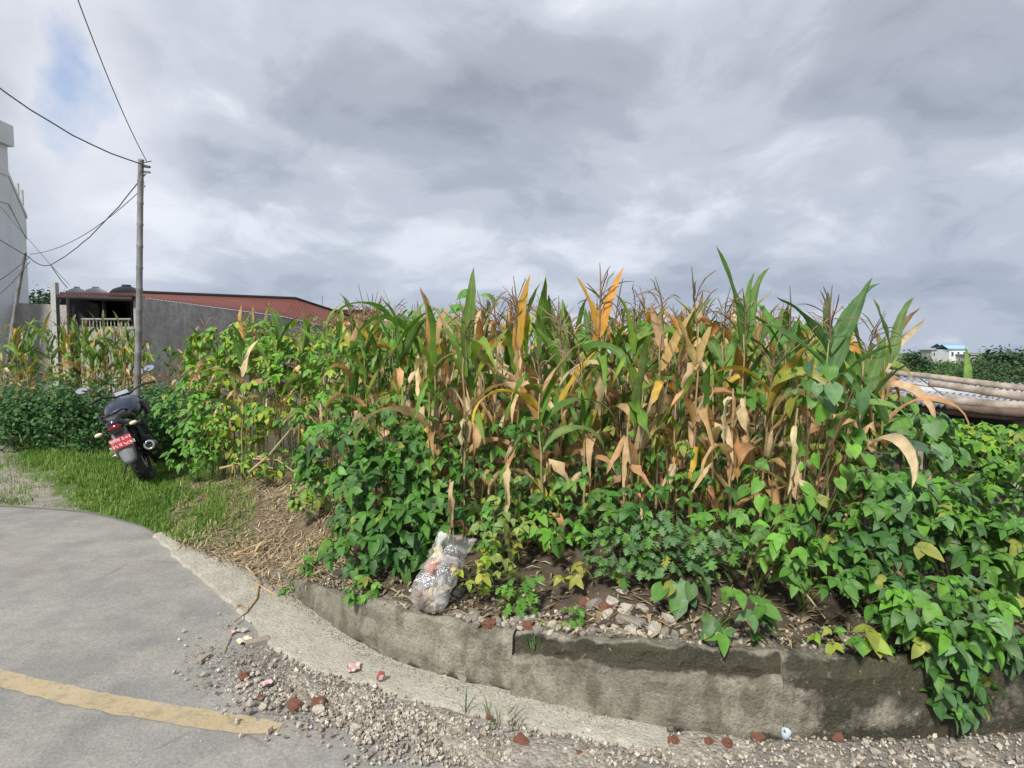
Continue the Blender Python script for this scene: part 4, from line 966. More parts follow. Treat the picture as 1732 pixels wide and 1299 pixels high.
def rows():
    r = random.Random(12); k = 0
    y = 3.36; row = 0; todo = []
    marks = [(365, 'the yellow-green beans'), (444, 'the lone tall maize'), (510, 'the brown withered maize'), (588, 'the young green blades'), (668, 'the upright green blade'), (726, 'the bag'), (782, 'the half withered maize'), (835, 'the first dry maize'), (882, 'the narrow orange leaf'), (945, 'the drooping tan leaves'), (1005, 'the two broad orange leaves'), (1060, 'the fine-leaved weed'), (1110, 'the tan curled leaves'), (1172, 'the yellowish dry maize'), (1250, 'the tallest green leaf'), (1330, 'the gap before the green fan'), (1408, 'the green fan of leaves')]
    while y < 8.9:
        xmin = lerp_list([(3.4, stand(890, 3.4)), (3.7, stand(740, 3.7)), (4.4, stand(610, 4.4)), (5.6, stand(520, 5.6)), (6.4, stand(350, 6.4)), (9.5, stand(330, 9.5))], y)
        xmax = lerp_list([(3.7, stand(1485, 3.7)), (4.4, stand(1475, 4.4)), (6, stand(1420, 6)), (9.2, stand(1390, 9.2))], y)
        x = xmin + r.uniform(0, .2); step = .25 if y < 5 else .36
        while x < xmax:
            px = 866 + x / y * FPX
            tgt = lerp_list([(330, 560), (450, 540), (560, 545), (640, 530), (740, 512), (900, 510), (1050, 508), (1200, 512), (1300, 520), (1440, 540)], px) + (75 if y < 3.5 else 0)
            zt = 1.6 + (596 - tgt) / FPX * y
            h = (zt - H(x, y)) * (r.uniform(.70, .86) if px > 660 else r.uniform(.80, .95))
            dry = min(1, max(.05, r.gauss(.55 if px > 700 else .5, .24)))
            mk = min(marks, key=lambda q: abs(q[0] - px))[1]
            todo.append((row, mk, x, y + r.uniform(-.08, .08), h, dry, px)); x += step * r.uniform(.8, 1.25)
        y += .4 if y < 6 else .62; row += 1
    seen = {}
    for q in todo: seen.setdefault(q[:2], []).append(q)
    for (row, mk), qs in seen.items():
        for i, (_, _, x, y, h, dry, px) in enumerate(qs):
            look = 'withered' if dry > .75 else 'half withered' if dry > .45 else 'greener'
            side = '' if len(qs) == 1 else (', left one', ', right one')[i] if len(qs) == 2 else f', {ORD[i]} from left'
            maize(x, y, h, dry, f'{look} maize in the {ORD[row]} row behind {mk}{side}', 'maize rows of the field', 3000 + k, nl=r.randint(15, 18) if y < 5 else 11 if y < 6.3 else 7, low=y < 5.6, tassel=r.random() < .52); k += 1
    # small plot behind the motorbike
    r = random.Random(5)
    for i in range(56):
        d = r.uniform(10.4, 12.0); px = r.uniform(-10, 345) if i > 12 else r.uniform(0, 230)
        x = stand(px, d); zt = 1.6 + (596 - (540 if px < 225 else 572) + r.uniform(-8, 12)) / FPX * d
        maize(x, d, (zt - H(x, d)) * r.uniform(.75, .92), r.uniform(.0, .25) if px < 225 else .8, 'green maize plant in the small plot left of the tall bamboo pole' if px < 225 else 'withered maize plant in front of the grey shed wall, right of the bamboo pole',
              'maize plot behind the motorbike', 7000 + i, tassel=r.random() < .2, nl=8, low=False)
rows()
#P4
# ------------------------------------------------------------------ beans, vines and weeds with single leaves
PAL = {'dark': [(.032, .10, .026), (.045, .13, .028), (.03, .085, .03)], 'mid': [(.06, .165, .03), (.075, .19, .035), (.05, .13, .028)],
       'lime': [(.15, .27, .03), (.12, .23, .03), (.19, .28, .035), (.22, .27, .035)], 'pale': [(.15, .22, .075), (.19, .24, .08), (.12, .18, .06)],
       'blue': [(.075, .15, .075), (.085, .17, .085), (.055, .12, .06)], 'yellow': [(.22, .23, .05), (.17, .21, .045)], 'fresh': [(.095, .24, .035), (.085, .21, .032)]}
def vine(px, py, d, rx, ry, n, label, group, kind, pals, seed, scale=1.0, name='bean_plant', cat='bean plant', thick=.22, base=None, sag=0.0, stems=4):
    """leafy clump: centre seen at (px,py) at distance d; rx, ry its half width and height"""
    r = random.Random(seed); c = P(px, py, d); rxw, rzw = rx / FPX * d, ry / FPX * d
    bx, by = (c.x, c.y + .1) if base is None else base
    bz = H(bx, by); e = empty(name, (bx, by, bz), label, cat, group); o = Vector(e.location); tips = []
    lib = {'bean': BL, 'heart': HL, 'lobed': LL, 'gourd': PLF}[kind]
    for i in range(n):
        while True:
            q = Vector((r.uniform(-1, 1), r.uniform(-1, 1), r.uniform(-1, 1)))
            if .12 < q.length < 1: break
        q = q.normalized() * q.length ** .6
        p = c + Vector((q.x * rxw, q.y * thick, q.z * rzw))
        g = H(p.x, p.y)
        if p.y - yc(p.x) > 0.02 and p.z < g + .03: p.z = g + r.uniform(.02, .12)
        # leaves turn outwards and to the light
        az = math.atan2(q.y * .8 - .55 + r.uniform(-.5, .5), q.x + r.uniform(-.7, .7))
        pit = r.uniform(-.1, .45) + (.28 if q.y < 0 else .05)
        col = r.choice(PAL[r.choice(pals)]); col = tuple(q_ * k_ for q_, k_ in zip(col, (1.5, 1.5, 1.25))) if r.random() > .03 else (.26, .30, .06); s = scale * r.choice((r.uniform(.4, .75), r.uniform(.7, 1.1), r.uniform(.9, 1.3)))
        obj('leaf', r.choice(lib), e, p - o, (r.uniform(-.7, .7), pit + r.choice((0, 0, -.35, .3)), az), s, tint(col, 0, r))
        if i % max(1, n // (stems * 2)) == 0: tips.append(p - o)
    mb = MB(); c0 = c - o
    for t in tips[:stems * 2]:
        m = Vector((t.x * .5, t.y * .6 + .02, t.z * .55)); mb.tube([(r.uniform(-.03, .03), r.uniform(-.02, .02), 0), m + Vector((r.uniform(-.05, .05), 0, 0)), t], [.005, .004, .002], 4)
    mb.o('stem', M_STEM if kind != 'heart' else M_VINE, e)
    return e
SPECS = [
 # lush clump left of the bag
 ((570, 770, 3.95, 62, 60, 46), 'bean', ['dark', 'mid'], 1.05, 'lush bean clump at the upper left of the field corner'),
 ((650, 735, 3.95, 70, 50, 46), 'bean', ['mid', 'dark', 'mid'], 1.0, 'bean clump above the field corner, under the short pale maize'),
 ((640, 820, 3.65, 72, 60, 56), 'bean', ['dark', 'mid'], 1.05, 'dark bean clump with large leaves in the middle of the field corner'),
 ((722, 780, 3.7, 52, 66, 42), 'bean', ['mid', 'dark'], 1.0, 'bean clump up the right side of the field corner'),
 ((612, 905, 3.45, 52, 52, 40), 'bean', ['dark', 'mid', 'dark'], 1.0, 'bean clump touching the ground left of the bag'),
 ((688, 895, 3.4, 56, 52, 42), 'bean', ['dark', 'dark', 'mid'], 1.05, 'deep green bean clump right behind the bag'),
 ((752, 868, 3.45, 40, 50, 28), 'bean', ['dark', 'mid'], 0.95, 'bean clump above the right rim of the bag'),
 ((700, 690, 4.3, 60, 40, 34), 'bean', ['mid', 'fresh'], .95, 'fresh green beans climbing below the half withered maize'),
 # bright beans further left and behind
 ((650, 590, 5.3, 60, 50, 46), 'heart', ['fresh', 'mid', 'lime'], .9, 'bright heart-leaved vine climbing left of the tall maize'),
 ((720, 580, 5.0, 50, 60, 36), 'heart', ['fresh', 'mid'], .9, 'heart-leaved vine wrapped round maize above the half withered plant'),
 ((795, 510, 4.6, 26, 22, 10), 'heart', ['mid', 'fresh'], .9, 'sprig of heart leaves at the very top of the maize'),
 ((580, 618, 5.2, 62, 50, 46), 'bean', ['fresh', 'lime', 'mid'], 1.0, 'bright beans between the young blades and the left clump'),
 ((560, 700, 4.8, 50, 40, 34), 'bean', ['mid', 'fresh'], 1.0, 'beans below the young green blades'),
 ((365, 612, 6.9, 46, 62, 60), 'bean', ['lime', 'lime', 'fresh'], 1.2, 'yellow-green beans right of the motorbike, upper part'),
 ((430, 590, 6.7, 52, 50, 50), 'bean', ['lime', 'fresh'], 1.15, 'yellow-green beans under the lone tall maize'),
 ((350, 715, 6.8, 40, 52, 46), 'bean', ['fresh', 'mid'], 1.1, 'green beans beside the motorbike exhaust'),
 ((405, 720, 6.5, 50, 46, 44), 'bean', ['lime', 'fresh', 'yellow'], 1.1, 'yellowing beans low in the left clump'),
 ((470, 670, 6.2, 50, 56, 44), 'bean', ['mid', 'lime'], 1.05, 'beans in front of the brown withered maize'),
 ((330, 770, 6.7, 36, 26, 26), 'bean', ['mid', 'fresh'], .9, 'low beans at the foot of the left clump'),
 ((450, 780, 5.9, 56, 24, 26), 'bean', ['lime', 'mid'], .8, 'thin low beans along the straw bank'),
 ((535, 820, 4.6, 34, 44, 28), 'bean', ['lime', 'mid', 'pale'], .85, 'thin pale beans between the straw bank and the lush clump'),
 ((530, 578, 6.4, 54, 40, 40), 'bean', ['lime', 'fresh'], 1.0, 'bright beans against the shed wall'),
 ((490, 620, 6.3, 50, 44, 40), 'bean', ['lime', 'fresh'], 1.1, 'bright beans half way up the withered maize, nearest the shed wall'),
 ((310, 690, 7.4, 34, 50, 36), 'bean', ['fresh', 'mid'], 1.1, 'green beans just right of the motorbike handlebar'),
 ((1462, 720, 3.6, 44, 44, 36), 'bean', ['mid', 'fresh'], 1.0, 'beans filling the gap between the green fan and the tin roof'),
 ((1500, 690, 4.4, 36, 26, 24), 'heart', ['mid', 'blue'], .9, 'heart leaves in front of the left end of the tin roof'),
 ((1712, 815, 3.5, 52, 40, 44), 'bean', ['mid', 'dark', 'fresh'], .95, 'beans hanging round the weathered plank at the right edge'),
 # middle of the front
 ((810, 740, 3.85, 52, 46, 36), 'bean', ['mid', 'dark'], .85, 'small-leaved beans round the half withered maize'),
 ((880, 735, 3.7, 50, 40, 32), 'bean', ['dark', 'mid'], .9, 'beans below the narrow orange leaf'),
 ((955, 690, 3.8, 50, 44, 30), 'heart', ['mid', 'dark'], .8, 'heart-leaved vine between the orange leaved maize plants'),
 ((820, 825, 3.45, 50, 46, 40), 'bean', ['mid', 'pale', 'dark'], .85, 'beans right of the long pale hanging leaf above the bag'),
 ((900, 815, 3.45, 50, 44, 38), 'bean', ['mid', 'dark'], .85, 'beans in the middle of the lower front'),
 ((845, 885, 3.2, 44, 36, 36), 'bean', ['pale', 'pale', 'mid'], .8, 'pale green beans just right of the bag top'),
 ((935, 880, 3.25, 46, 40, 38), 'bean', ['mid', 'fresh'], .85, 'fresh beans left of the fine-leaved weed'),
 ((985, 810, 3.4, 46, 46, 36), 'bean', ['mid', 'dark'], .85, 'beans above the left side of the fine-leaved weed'),
 ((1060, 760, 3.6, 50, 46, 28), 'bean', ['dark', 'mid'], .85, 'shaded beans among the dry stalks behind the fine-leaved weed'),
 ((1060, 620, 3.9, 26, 44, 14), 'heart', ['mid'], .85, 'heart leaves climbing right of the broad orange leaves'),
 ((1140, 790, 3.4, 60, 46, 34), 'bean', ['dark', 'mid'], .8, 'dark beans behind the right half of the fine-leaved weed'),
 ((1205, 835, 3.15, 56, 46, 34), 'bean', ['dark', 'mid'], .8, 'beans under the broken dry stalk with long tan leaves'),
 ((1085, 850, 3.2, 56, 40, 34), 'bean', ['mid', 'dark'], .8, 'beans over the top of the fine-leaved weed'),
 ((1010, 870, 3.2, 40, 44, 26), 'bean', ['dark', 'mid'], .8, 'shaded beans touching the left of the fine-leaved weed'),
 ((1250, 760, 3.3, 46, 50, 26), 'bean', ['dark', 'mid'], .85, 'beans at mid height below the tallest green leaf'),
 ((840, 940, 3.05, 40, 26, 22), 'bean', ['pale', 'lime', 'yellow'], .7, 'low yellowish beans beside the bag'),
 # right end
 ((1300, 640, 3.4, 46, 44, 22), 'heart', ['mid', 'fresh'], .85, 'heart leaves climbing the maize left of the green fan'),
 ((1390, 650, 2.95, 56, 44, 30), 'heart', ['fresh', 'mid', 'blue'], .85, 'bright heart leaves at the middle of the green fan of maize'),
 ((1320, 820, 2.9, 54, 46, 34), 'heart', ['fresh', 'mid'], .75, 'heart-leaved vine over the broken dry stalks'),
 ((1400, 760, 2.95, 50, 50, 30), 'heart', ['mid', 'fresh'], .75, 'heart-leaved vine below the green fan of maize'),
 ((1300, 900, 2.75, 56, 46, 40), 'bean', ['mid', 'fresh'], .8, 'beans right of the fine-leaved weed'),
 ((1400, 880, 2.8, 60, 52, 44), 'bean', ['mid', 'dark'], .85, 'beans in the vine tangle below the green fan'),
 ((1490, 830, 2.95, 50, 50, 40), 'bean', ['mid', 'blue'], .9, 'beans below the large gourd leaf'),
 ((1560, 850, 3.0, 54, 56, 46), 'bean', ['mid', 'fresh', 'blue'], .95, 'beans round the dead stubs at the right'),
 ((1640, 900, 2.9, 60, 50, 46), 'bean', ['mid', 'dark'], .95, 'beans under the weathered plank'),
 ((1710, 930, 2.9, 50, 60, 40), 'bean', ['mid', 'fresh'], .95, 'beans at the right edge of the picture above the wall'),
 ((1480, 930, 2.7, 60, 46, 44), 'bean', ['dark', 'mid'], .9, 'shaded beans behind the big overhanging vine'),
 ((1380, 960, 2.65, 56, 36, 30), 'bean', ['mid'], .75, 'sparse beans on the soil bank near the wall top'),
 ((1560, 740, 3.3, 46, 46, 34), 'heart', ['mid', 'dark', 'blue'], .85, 'large heart leaves below the end of the nearest pole'),
 ((1640, 780, 4.0, 60, 56, 50), 'bean', ['fresh', 'lime', 'mid'], 1.05, 'bright leafy shrub below the poles'),
 ((1720, 756, 4.2, 50, 38, 40), 'bean', ['mid', 'fresh'], 1.05, 'leafy shrub under the poles at the right edge'),
 ((1600, 728, 4.4, 60, 26, 36), 'bean', ['fresh', 'lime'], 1.1, 'light green leaves right under the nearest pole'),
 ((1450, 760, 3.6, 46, 44, 26), 'bean', ['mid', 'lime'], .9, 'beans behind the large gourd leaf')]
for i, ((px, py, d, rx, ry, n), kind, pal, sc, lab) in enumerate(SPECS):
    vine(px, py, d, rx, ry, int(n * (1.9 if kind == 'bean' else 1.7) * (.58 if 765 < px < 1460 and py < 862 else .75 if 765 < px < 1460 else 1.5 if px < 540 else 1.25)), lab, 'bean plants of the field edge', kind, pal, 400 + i, sc * (.70 if kind == 'bean' else .68))
# vine that spills over the wall
x0 = stand(1590, 2.5)
vine(1590, 1030, 2.42, 95, 62, 150, 'big vine clump spilling over the top of the wall at the right', None, 'bean', ['mid', 'fresh', 'blue'], 801, .66, 'overhanging_vine', 'vine', .16, (x0, yc(x0) + .2))
vine(1690, 1050, 2.5, 60, 60, 70, 'leafy vine on the wall top at the right edge of the picture', None, 'bean', ['mid', 'blue'], 802, .64, 'overhanging_vine', 'vine', .14, (stand(1690, 2.6), yc(stand(1690, 2.6)) + .2))
x0 = stand(1610, 2.4)
vine(1615, 1145, 2.36, 48, 75, 60, 'dark vine hanging down the wall face to the ground at the right', None, 'bean', ['dark', 'mid', 'blue'], 803, .55, 'hanging_vine', 'vine', .05, (x0, yc(x0) + .16))
vine(1240, 1030, 2.5, 42, 46, 16, 'single trailing shoot over the wall left of the big vine', None, 'bean', ['mid', 'blue'], 804, .75, 'trailing_vine', 'vine', .05, (stand(1220, 2.7), yc(stand(1220, 2.7)) + .22), stems=2)
vine(1450, 1075, 2.45, 60, 26, 12, 'sparse trailing shoot with a yellow leaf on the wall edge', None, 'bean', ['mid', 'lime', 'yellow'], 805, .65, 'trailing_vine', 'vine', .05, (stand(1430, 2.6), yc(stand(1430, 2.6)) + .2), stems=2)
vine(1150, 985, 2.75, 34, 30, 14, 'small heart-leaved seedling at the right foot of the fine-leaved weed', None, 'heart', ['mid', 'blue'], 806, .55, 'young_vine', 'vine', .06, stems=2)
# weeds
for i, (px, py, d, rx, ry, n, lab) in enumerate([
  (1050, 930, 2.95, 60, 46, 110, 'left clump of the grey-green fine-leaved weed above the rubble'),
  (1130, 915, 2.95, 66, 56, 140, 'tallest middle clump of the grey-green fine-leaved weed'),
  (1210, 925, 2.85, 56, 46, 105, 'right clump of the grey-green fine-leaved weed')]):
    vine(px, py, d, rx, ry, n, lab, 'fine-leaved weed clumps', 'lobed', ['blue', 'mid', 'blue'], 820 + i, .55, 'weed_clump', 'weed', .14)
for i, (px, py, d, rx, ry, n, kind, pal, sc, lab) in enumerate([
  (872, 995, 2.85, 36, 32, 30, 'lobed', ['fresh', 'mid'], .55, 'small bright green weed among the rubble on the wall top'),
  (968, 1040, 2.75, 20, 22, 14, 'lobed', ['pale', 'mid'], .4, 'tiny reddish-green weed in the rubble on the wall'),
  (960, 965, 2.95, 16, 18, 5, 'bean', ['yellow'], .5, 'seedling with two yellow leaves left of the fine-leaved weed'),
  (795, 975, 2.95, 20, 22, 8, 'bean', ['lime', 'yellow'], .5, 'yellow-green seedling right beside the bag'),
  (505, 985, 3.8, 26, 16, 14, 'bean', ['fresh', 'mid'], .5, 'low weed on the low left end of the wall'),
  (625, 1000, 3.2, 34, 14, 14, 'bean', ['fresh', 'mid'], .5, 'low weed creeping on the wall top left of the bag'),
  (555, 930, 3.9, 36, 24, 26, 'lobed', ['lime', 'pale', 'mid'], .5, 'small pale weeds on the straw bank beside the lush beans')]):
    vine(px, py, d, rx, ry, n, lab, 'small weeds', kind, pal, 840 + i, sc, 'small_weed', 'weed', .06, stems=2)
# gourd with very large grey-green leaves
e = empty('gourd_plant', (stand(1520, 3.2), 3.2, H(stand(1520, 3.2), 3.2)), 'gourd plant with two very large grey-green leaves at the right', 'gourd')
mb = MB()
for i, (px, py, d, s, az, pit) in enumerate([(1500, 762, 3.0, 1.3, 200, .05), (1540, 756, 3.0, 1.15, 330, .0), (1525, 735, 3.2, .9, 80, -.2), (1600, 770, 3.1, .8, 20, .2)]):
    p = P(px, py, d) - Vector(e.location); obj('leaf', PLF[i % 3], e, p, (.15, pit, R(az)), s, (.075, .13, .085, 0)); mb.tube([(0, 0, 0), p * .6 + Vector((.05, 0, -.05)), p], [.008, .006, .004], 5)
mb.o('stem', M_STEM, e)
# grass tuft in the wall joint and on the dirt
def tuft(px, py, z, h, n, label, c, seed, spread=.04):
    r = random.Random(seed); p = G(px, py, z); mb = MB()
    for i in range(n):
        a = r.uniform(0, 6.28); d = Vector((math.cos(a), math.sin(a), 0)); b = d * r.uniform(0, spread); L = h * r.uniform(.5, 1); w = Vector((-d.y, d.x, 0)) * .0035
        m = b + d * L * .25 + Vector((0, 0, L * .7)); t = b + d * L * .6 + Vector((0, 0, L))
        mb.add([b - w, b + w, m + w, m - w, t], [(0, 1, 2, 3), (3, 2, 4)])
    o = mb.o('grass_tuft', plain('tuft_' + str(seed), c, .6, var=.3), None, loc=p); tag(o, label, 'grass'); return o
tuft(905, 1092, .24, .10, 26, 'bright grass tuft growing from the wall joint', (.10, .22, .06), 1)
tuft(845, 1228, .01, .09, 16, 'sparse pale grass tuft in the dirt below the wall joint', (.16, .2, .09), 2, .08)
tuft(787, 1205, .02, .13, 3, 'single dark grass stem standing at the gutter edge', (.05, .08, .03), 3, .01)
# ------------------------------------------------------------------ massed foliage: far shrubs and trees
M_FSHRUB = foliage_mat('shrub_foliage', (.045, .11, .035), (.08, .19, .06), (.15, .29, .10))
M_FTREE = foliage_mat('tree_foliage', (.05, .10, .045), (.085, .15, .06), (.13, .21, .085))
M_FTREEB = foliage_mat('dark_tree_foliage', (.02, .05, .025), (.04, .085, .035), (.07, .13, .055))
M_FLIME = foliage_mat('lime_foliage', (.05, .10, .02), (.10, .18, .04), (.18, .25, .06))
def leafcloud(lobes, n, size, m, name, parent, seed, clump=7):
    """many small leaf faces spread in lobes [(centre, radii)], in clumps of alike tint"""
    r = random.Random(seed); v = []; f = []; tn = []
    tot = sum(a[1][0] * a[1][2] for a in lobes)
    for c, rad in lobes:
        k = max(3, int(n * rad[0] * rad[2] / tot / clump))
        for _ in range(k):
            while True:
                q = Vector((r.uniform(-1, 1), r.uniform(-1, 1), r.uniform(-1, 1)))
                if .1 < q.length < 1: break
            q = q.normalized() * q.length ** .45
            cc = Vector(c) + Vector((q.x * rad[0], q.y * rad[1], q.z * rad[2])); tt = min(1, max(0, r.gauss(.42, .22)))
            for _ in range(clump):
                p = cc + Vector((r.gauss(0, 1), r.gauss(0, 1), r.gauss(0, .7))) * size * 1.3
                nrm = (q * .6 + Vector((r.uniform(-.7, .7), r.uniform(-.7, .7), r.uniform(0, 1.1)))).normalized()
                a = nrm.orthogonal().normalized(); a = Matrix.Rotation(r.uniform(0, 6.28), 3, nrm) @ a; b = nrm.cross(a)
                s = size * r.uniform(.6, 1.2); i0 = len(v)
                v += [p - a * s * .55, p + b * s * .36 - a * .05 * s, p + a * s * .6, p - b * s * .36 - a * .05 * s]
                f.append((i0, i0 + 1, i0 + 2, i0 + 3)); tn += [min(1, max(0, tt + r.uniform(-.15, .15)))] * 4
    me = mesh(name, v, f, m)
    at = me.attributes.new('tint', 'FLOAT', 'POINT'); at.data.foreach_set('value', tn)
    o = obj(name, me, parent); o['kind'] = 'stuff'; return o
def shrub(px, d, w, h, label, seed, m=M_FSHRUB, size=.045, n=900, group='bean shrubs behind the motorbike', name='bean_shrub', cat='shrub'):
    r = random.Random(seed); x = stand(px, d); z = H(x, d); e = empty(name, (x, d, z), label, cat, group)
    lob = [((r.uniform(-.5, .5) * w, r.uniform(-.3, .3) * w, h * r.uniform(.25, .8)), (w * r.uniform(.3, .5), w * r.uniform(.3, .45), h * r.uniform(.18, .3))) for _ in range(7)] + [((0, 0, h * .4), (w * .55, w * .5, h * .38))]
    leafcloud(lob, n, size, m, 'foliage', e, seed, 3)
    mb = MB()
    for k in range(5):
        c = lob[k][0]; mb.tube([(r.uniform(-.05, .05), r.uniform(-.05, .05), 0), (c[0] * .5, c[1] * .5, c[2] * .6), c], [.012, .008, .004], 5)
    mb.o('stem', M_STEM, e)
ORD = ['first', 'second', 'third', 'fourth', 'fifth', 'sixth', 'seventh', 'eighth', 'ninth', 'tenth', 'eleventh', 'twelfth']
for i, (px, d, w, h) in enumerate([(-30, 9.8, .62, 1.2), (25, 9.4, .6, 1.15), (75, 9.9, .6, 1.2), (110, 9.2, .55, 1.1), (160, 9.8, .55, 1.15), (205, 9.3, .5, 1.0), (262, 9.0, .5, 1.0), (300, 8.5, .48, .95), (255, 10.4, .55, 1.1), (325, 9.6, .5, 1.05)]):
    shrub(px, d, w, h, f'dark green bean shrub behind the motorbike, {ORD[i]} from the left' if i < 8 else ('bean shrub right behind the foot of the bamboo pole' if i == 8 else 'bean shrub between bamboo pole and yellow-green beans'), 60 + i, n=1500, size=.07)
shrub(140, 8.9, .3, .5, 'small low shrub left of the motorbike number plate', 75, n=420, size=.06)
def tree(px, pyt, d, zb, w, label, seed, m=M_FTREE, size=None, n=2200, group=None, name='tree', tall=1.0):
    r = random.Random(seed); x = stand(px, d); zt = 1.6 + (596 - pyt) / FPX * d; h = zt - zb
    e = empty(name, (x, d, zb), label, 'tree', group); ch = min(h * .8, w * 1.7 * tall)
    lob = []
    for k in range(9):
        a = r.uniform(0, 6.28); q = r.uniform(.2, .6)
        lob.append(((math.cos(a) * w * q, math.sin(a) * w * q, h - ch * r.uniform(.25, .85)), (w * r.uniform(.28, .48), w * r.uniform(.28, .48), ch * r.uniform(.13, .24))))
    lob.append(((0, 0, h - ch * .22), (w * .35, w * .35, ch * .2)))
    leafcloud(lob, n, size or w * .12, m, 'crown', e, seed, 6)
    mb = MB(); mb.tube([(0, 0, -.3), (w * .03, 0, h * .35), (0, 0, h - ch * .4)], [w * .07, w * .05, w * .02], 7)
    for k in range(5): c = Vector(lob[k][0]); mb.tube([(0, 0, h * .3 + k * .05 * h), c * .5 + Vector((0, 0, h * .2)), c], [w * .03, w * .02, w * .01], 5)
    mb.o('trunk', M_VINE, e)
# left, beyond the wall
for i, (px, pyt, d, w, lab) in enumerate([(48, 490, 26, 1.2, 'dark tree just right of the white building'), (78, 487, 27, 1.3, 'dark tree behind the thin pale post'), (108, 493, 25, 1.0, 'dark tree touching the left end of the shed roof')]):
    tree(px, pyt, d, -1.5, w, lab, 90 + i, M_FTREEB, n=1800, group='dark trees left of the shed')
# hillside on the right
hill = [(1500, 603, 150, 4, 'far small tree at the left end of the hillside'), (1543, 594, 140, 5.2, 'dark rounded tree left of the hillside houses'), (1566, 604, 150, 3.4, 'tree close to the left of the grey hillside house'), (1672, 598, 120, 4.4, 'tree right of the blue-roofed hillside house'),
        (1700, 586, 95, 5.5, 'big dark tree on the hillside near the right edge'), (1735, 594, 100, 5, 'tree cut by the right edge of the picture'), (1660, 608, 90, 2.2, 'pale bushy tree below the blue-roofed house'), (1690, 612, 60, 2.2, 'dense bush in front of the big dark tree'),
        (1722, 618, 52, 2.2, 'low dense bush at the right edge above the poles'), (1600, 621, 130, 2.2, 'low tree on the terraces under the hillside houses'), (1520, 610, 120, 3.5, 'low tree at the foot of the hillside, left end'), (1636, 622, 110, 1.8, 'rounded bush on the terraces'), (1480, 612, 170, 4, 'distant bush behind the last maize plant')]
for i, (px, pyt, d, w, lab) in enumerate(hill):
    x = stand(px, d); tree(px, pyt, d, min(H(x, d), 1.6 + (596 - pyt) / FPX * d - w * 1.2), w, lab, 120 + i, M_FTREEB if i in (1, 4) else M_FTREE, n=2600, group='hillside trees', name='hillside_tree')
for i, (px0, px1, pyt, d, rf, m, rm, lab) in enumerate([(1576, 1602, 592, 165, 0, M_GREYP, None, 'grey flat-roofed hillside house with a terrace'), (1597, 1613, 588, 172, 1.2, M_WHITEP, M_BLUETIN, 'small hillside house with a pale blue roof, behind the others'), (1606, 1636, 591, 160, 1.4, M_WHITEP, M_BLUETIN, 'white hillside house with a broad blue roof'), (1507, 1519, 608, 160, 0, M_WHITEP, None, 'pale house low at the left end of the hillside'), (1642, 1652, 600, 155, 0, M_GREYP, None, 'small pale house right of the blue-roofed one')]):
    zt = 1.6 + (596 - pyt) / FPX * d
    house('hillside_house', px0, px1, pyt, d, zt - (3.4 if i in (3, 4) else 5.4), 5, lab, m, rf, 1 if i in (3, 4) else 2, 3, .4, rm)
# terraces of green crops on the hillside
def terraces():
    for i, (px0, px1, py, d) in enumerate([(1560, 1690, 613, 150), (1556, 1680, 621, 138), (1550, 1690, 630, 126), (1545, 1700, 640, 112)]):
        a, c = P(px0, py, d), P(px1, py, d); lob = []; r = random.Random(i)
        for k in range(16):
            t = (k + .5) / 16; q = a.lerp(c, t); lob.append(((q.x, q.y + r.uniform(-2, 2), q.z - .8), ((c.x - a.x) / 24, 3.0, .8)))
        o = leafcloud(lob, 2600, .5, M_FSHRUB if i % 2 else M_FLIME, 'terrace_crop', None, 300 + i, 5)
        tag(o, f'band of green crops on the hillside terrace, {ORD[i]} from the top', 'crop', 'hillside terraces', 'stuff')
terraces()
# yellowish maize seen beyond the poles
maize(stand(1640, 9.5), 9.5, 1.15, .3, 'light green maize standing beyond the poles on the tin roof', None, 77, [('blade', 90, .9, (.14, .24, .05), .1, 1.3, 0), ('blade', 60, .85, (.16, .25, .05), .1, 1.2, 10), ('arch', 10, .9, (.18, .25, .06), .1, 1.1, 0)], False, nl=7, low=False)
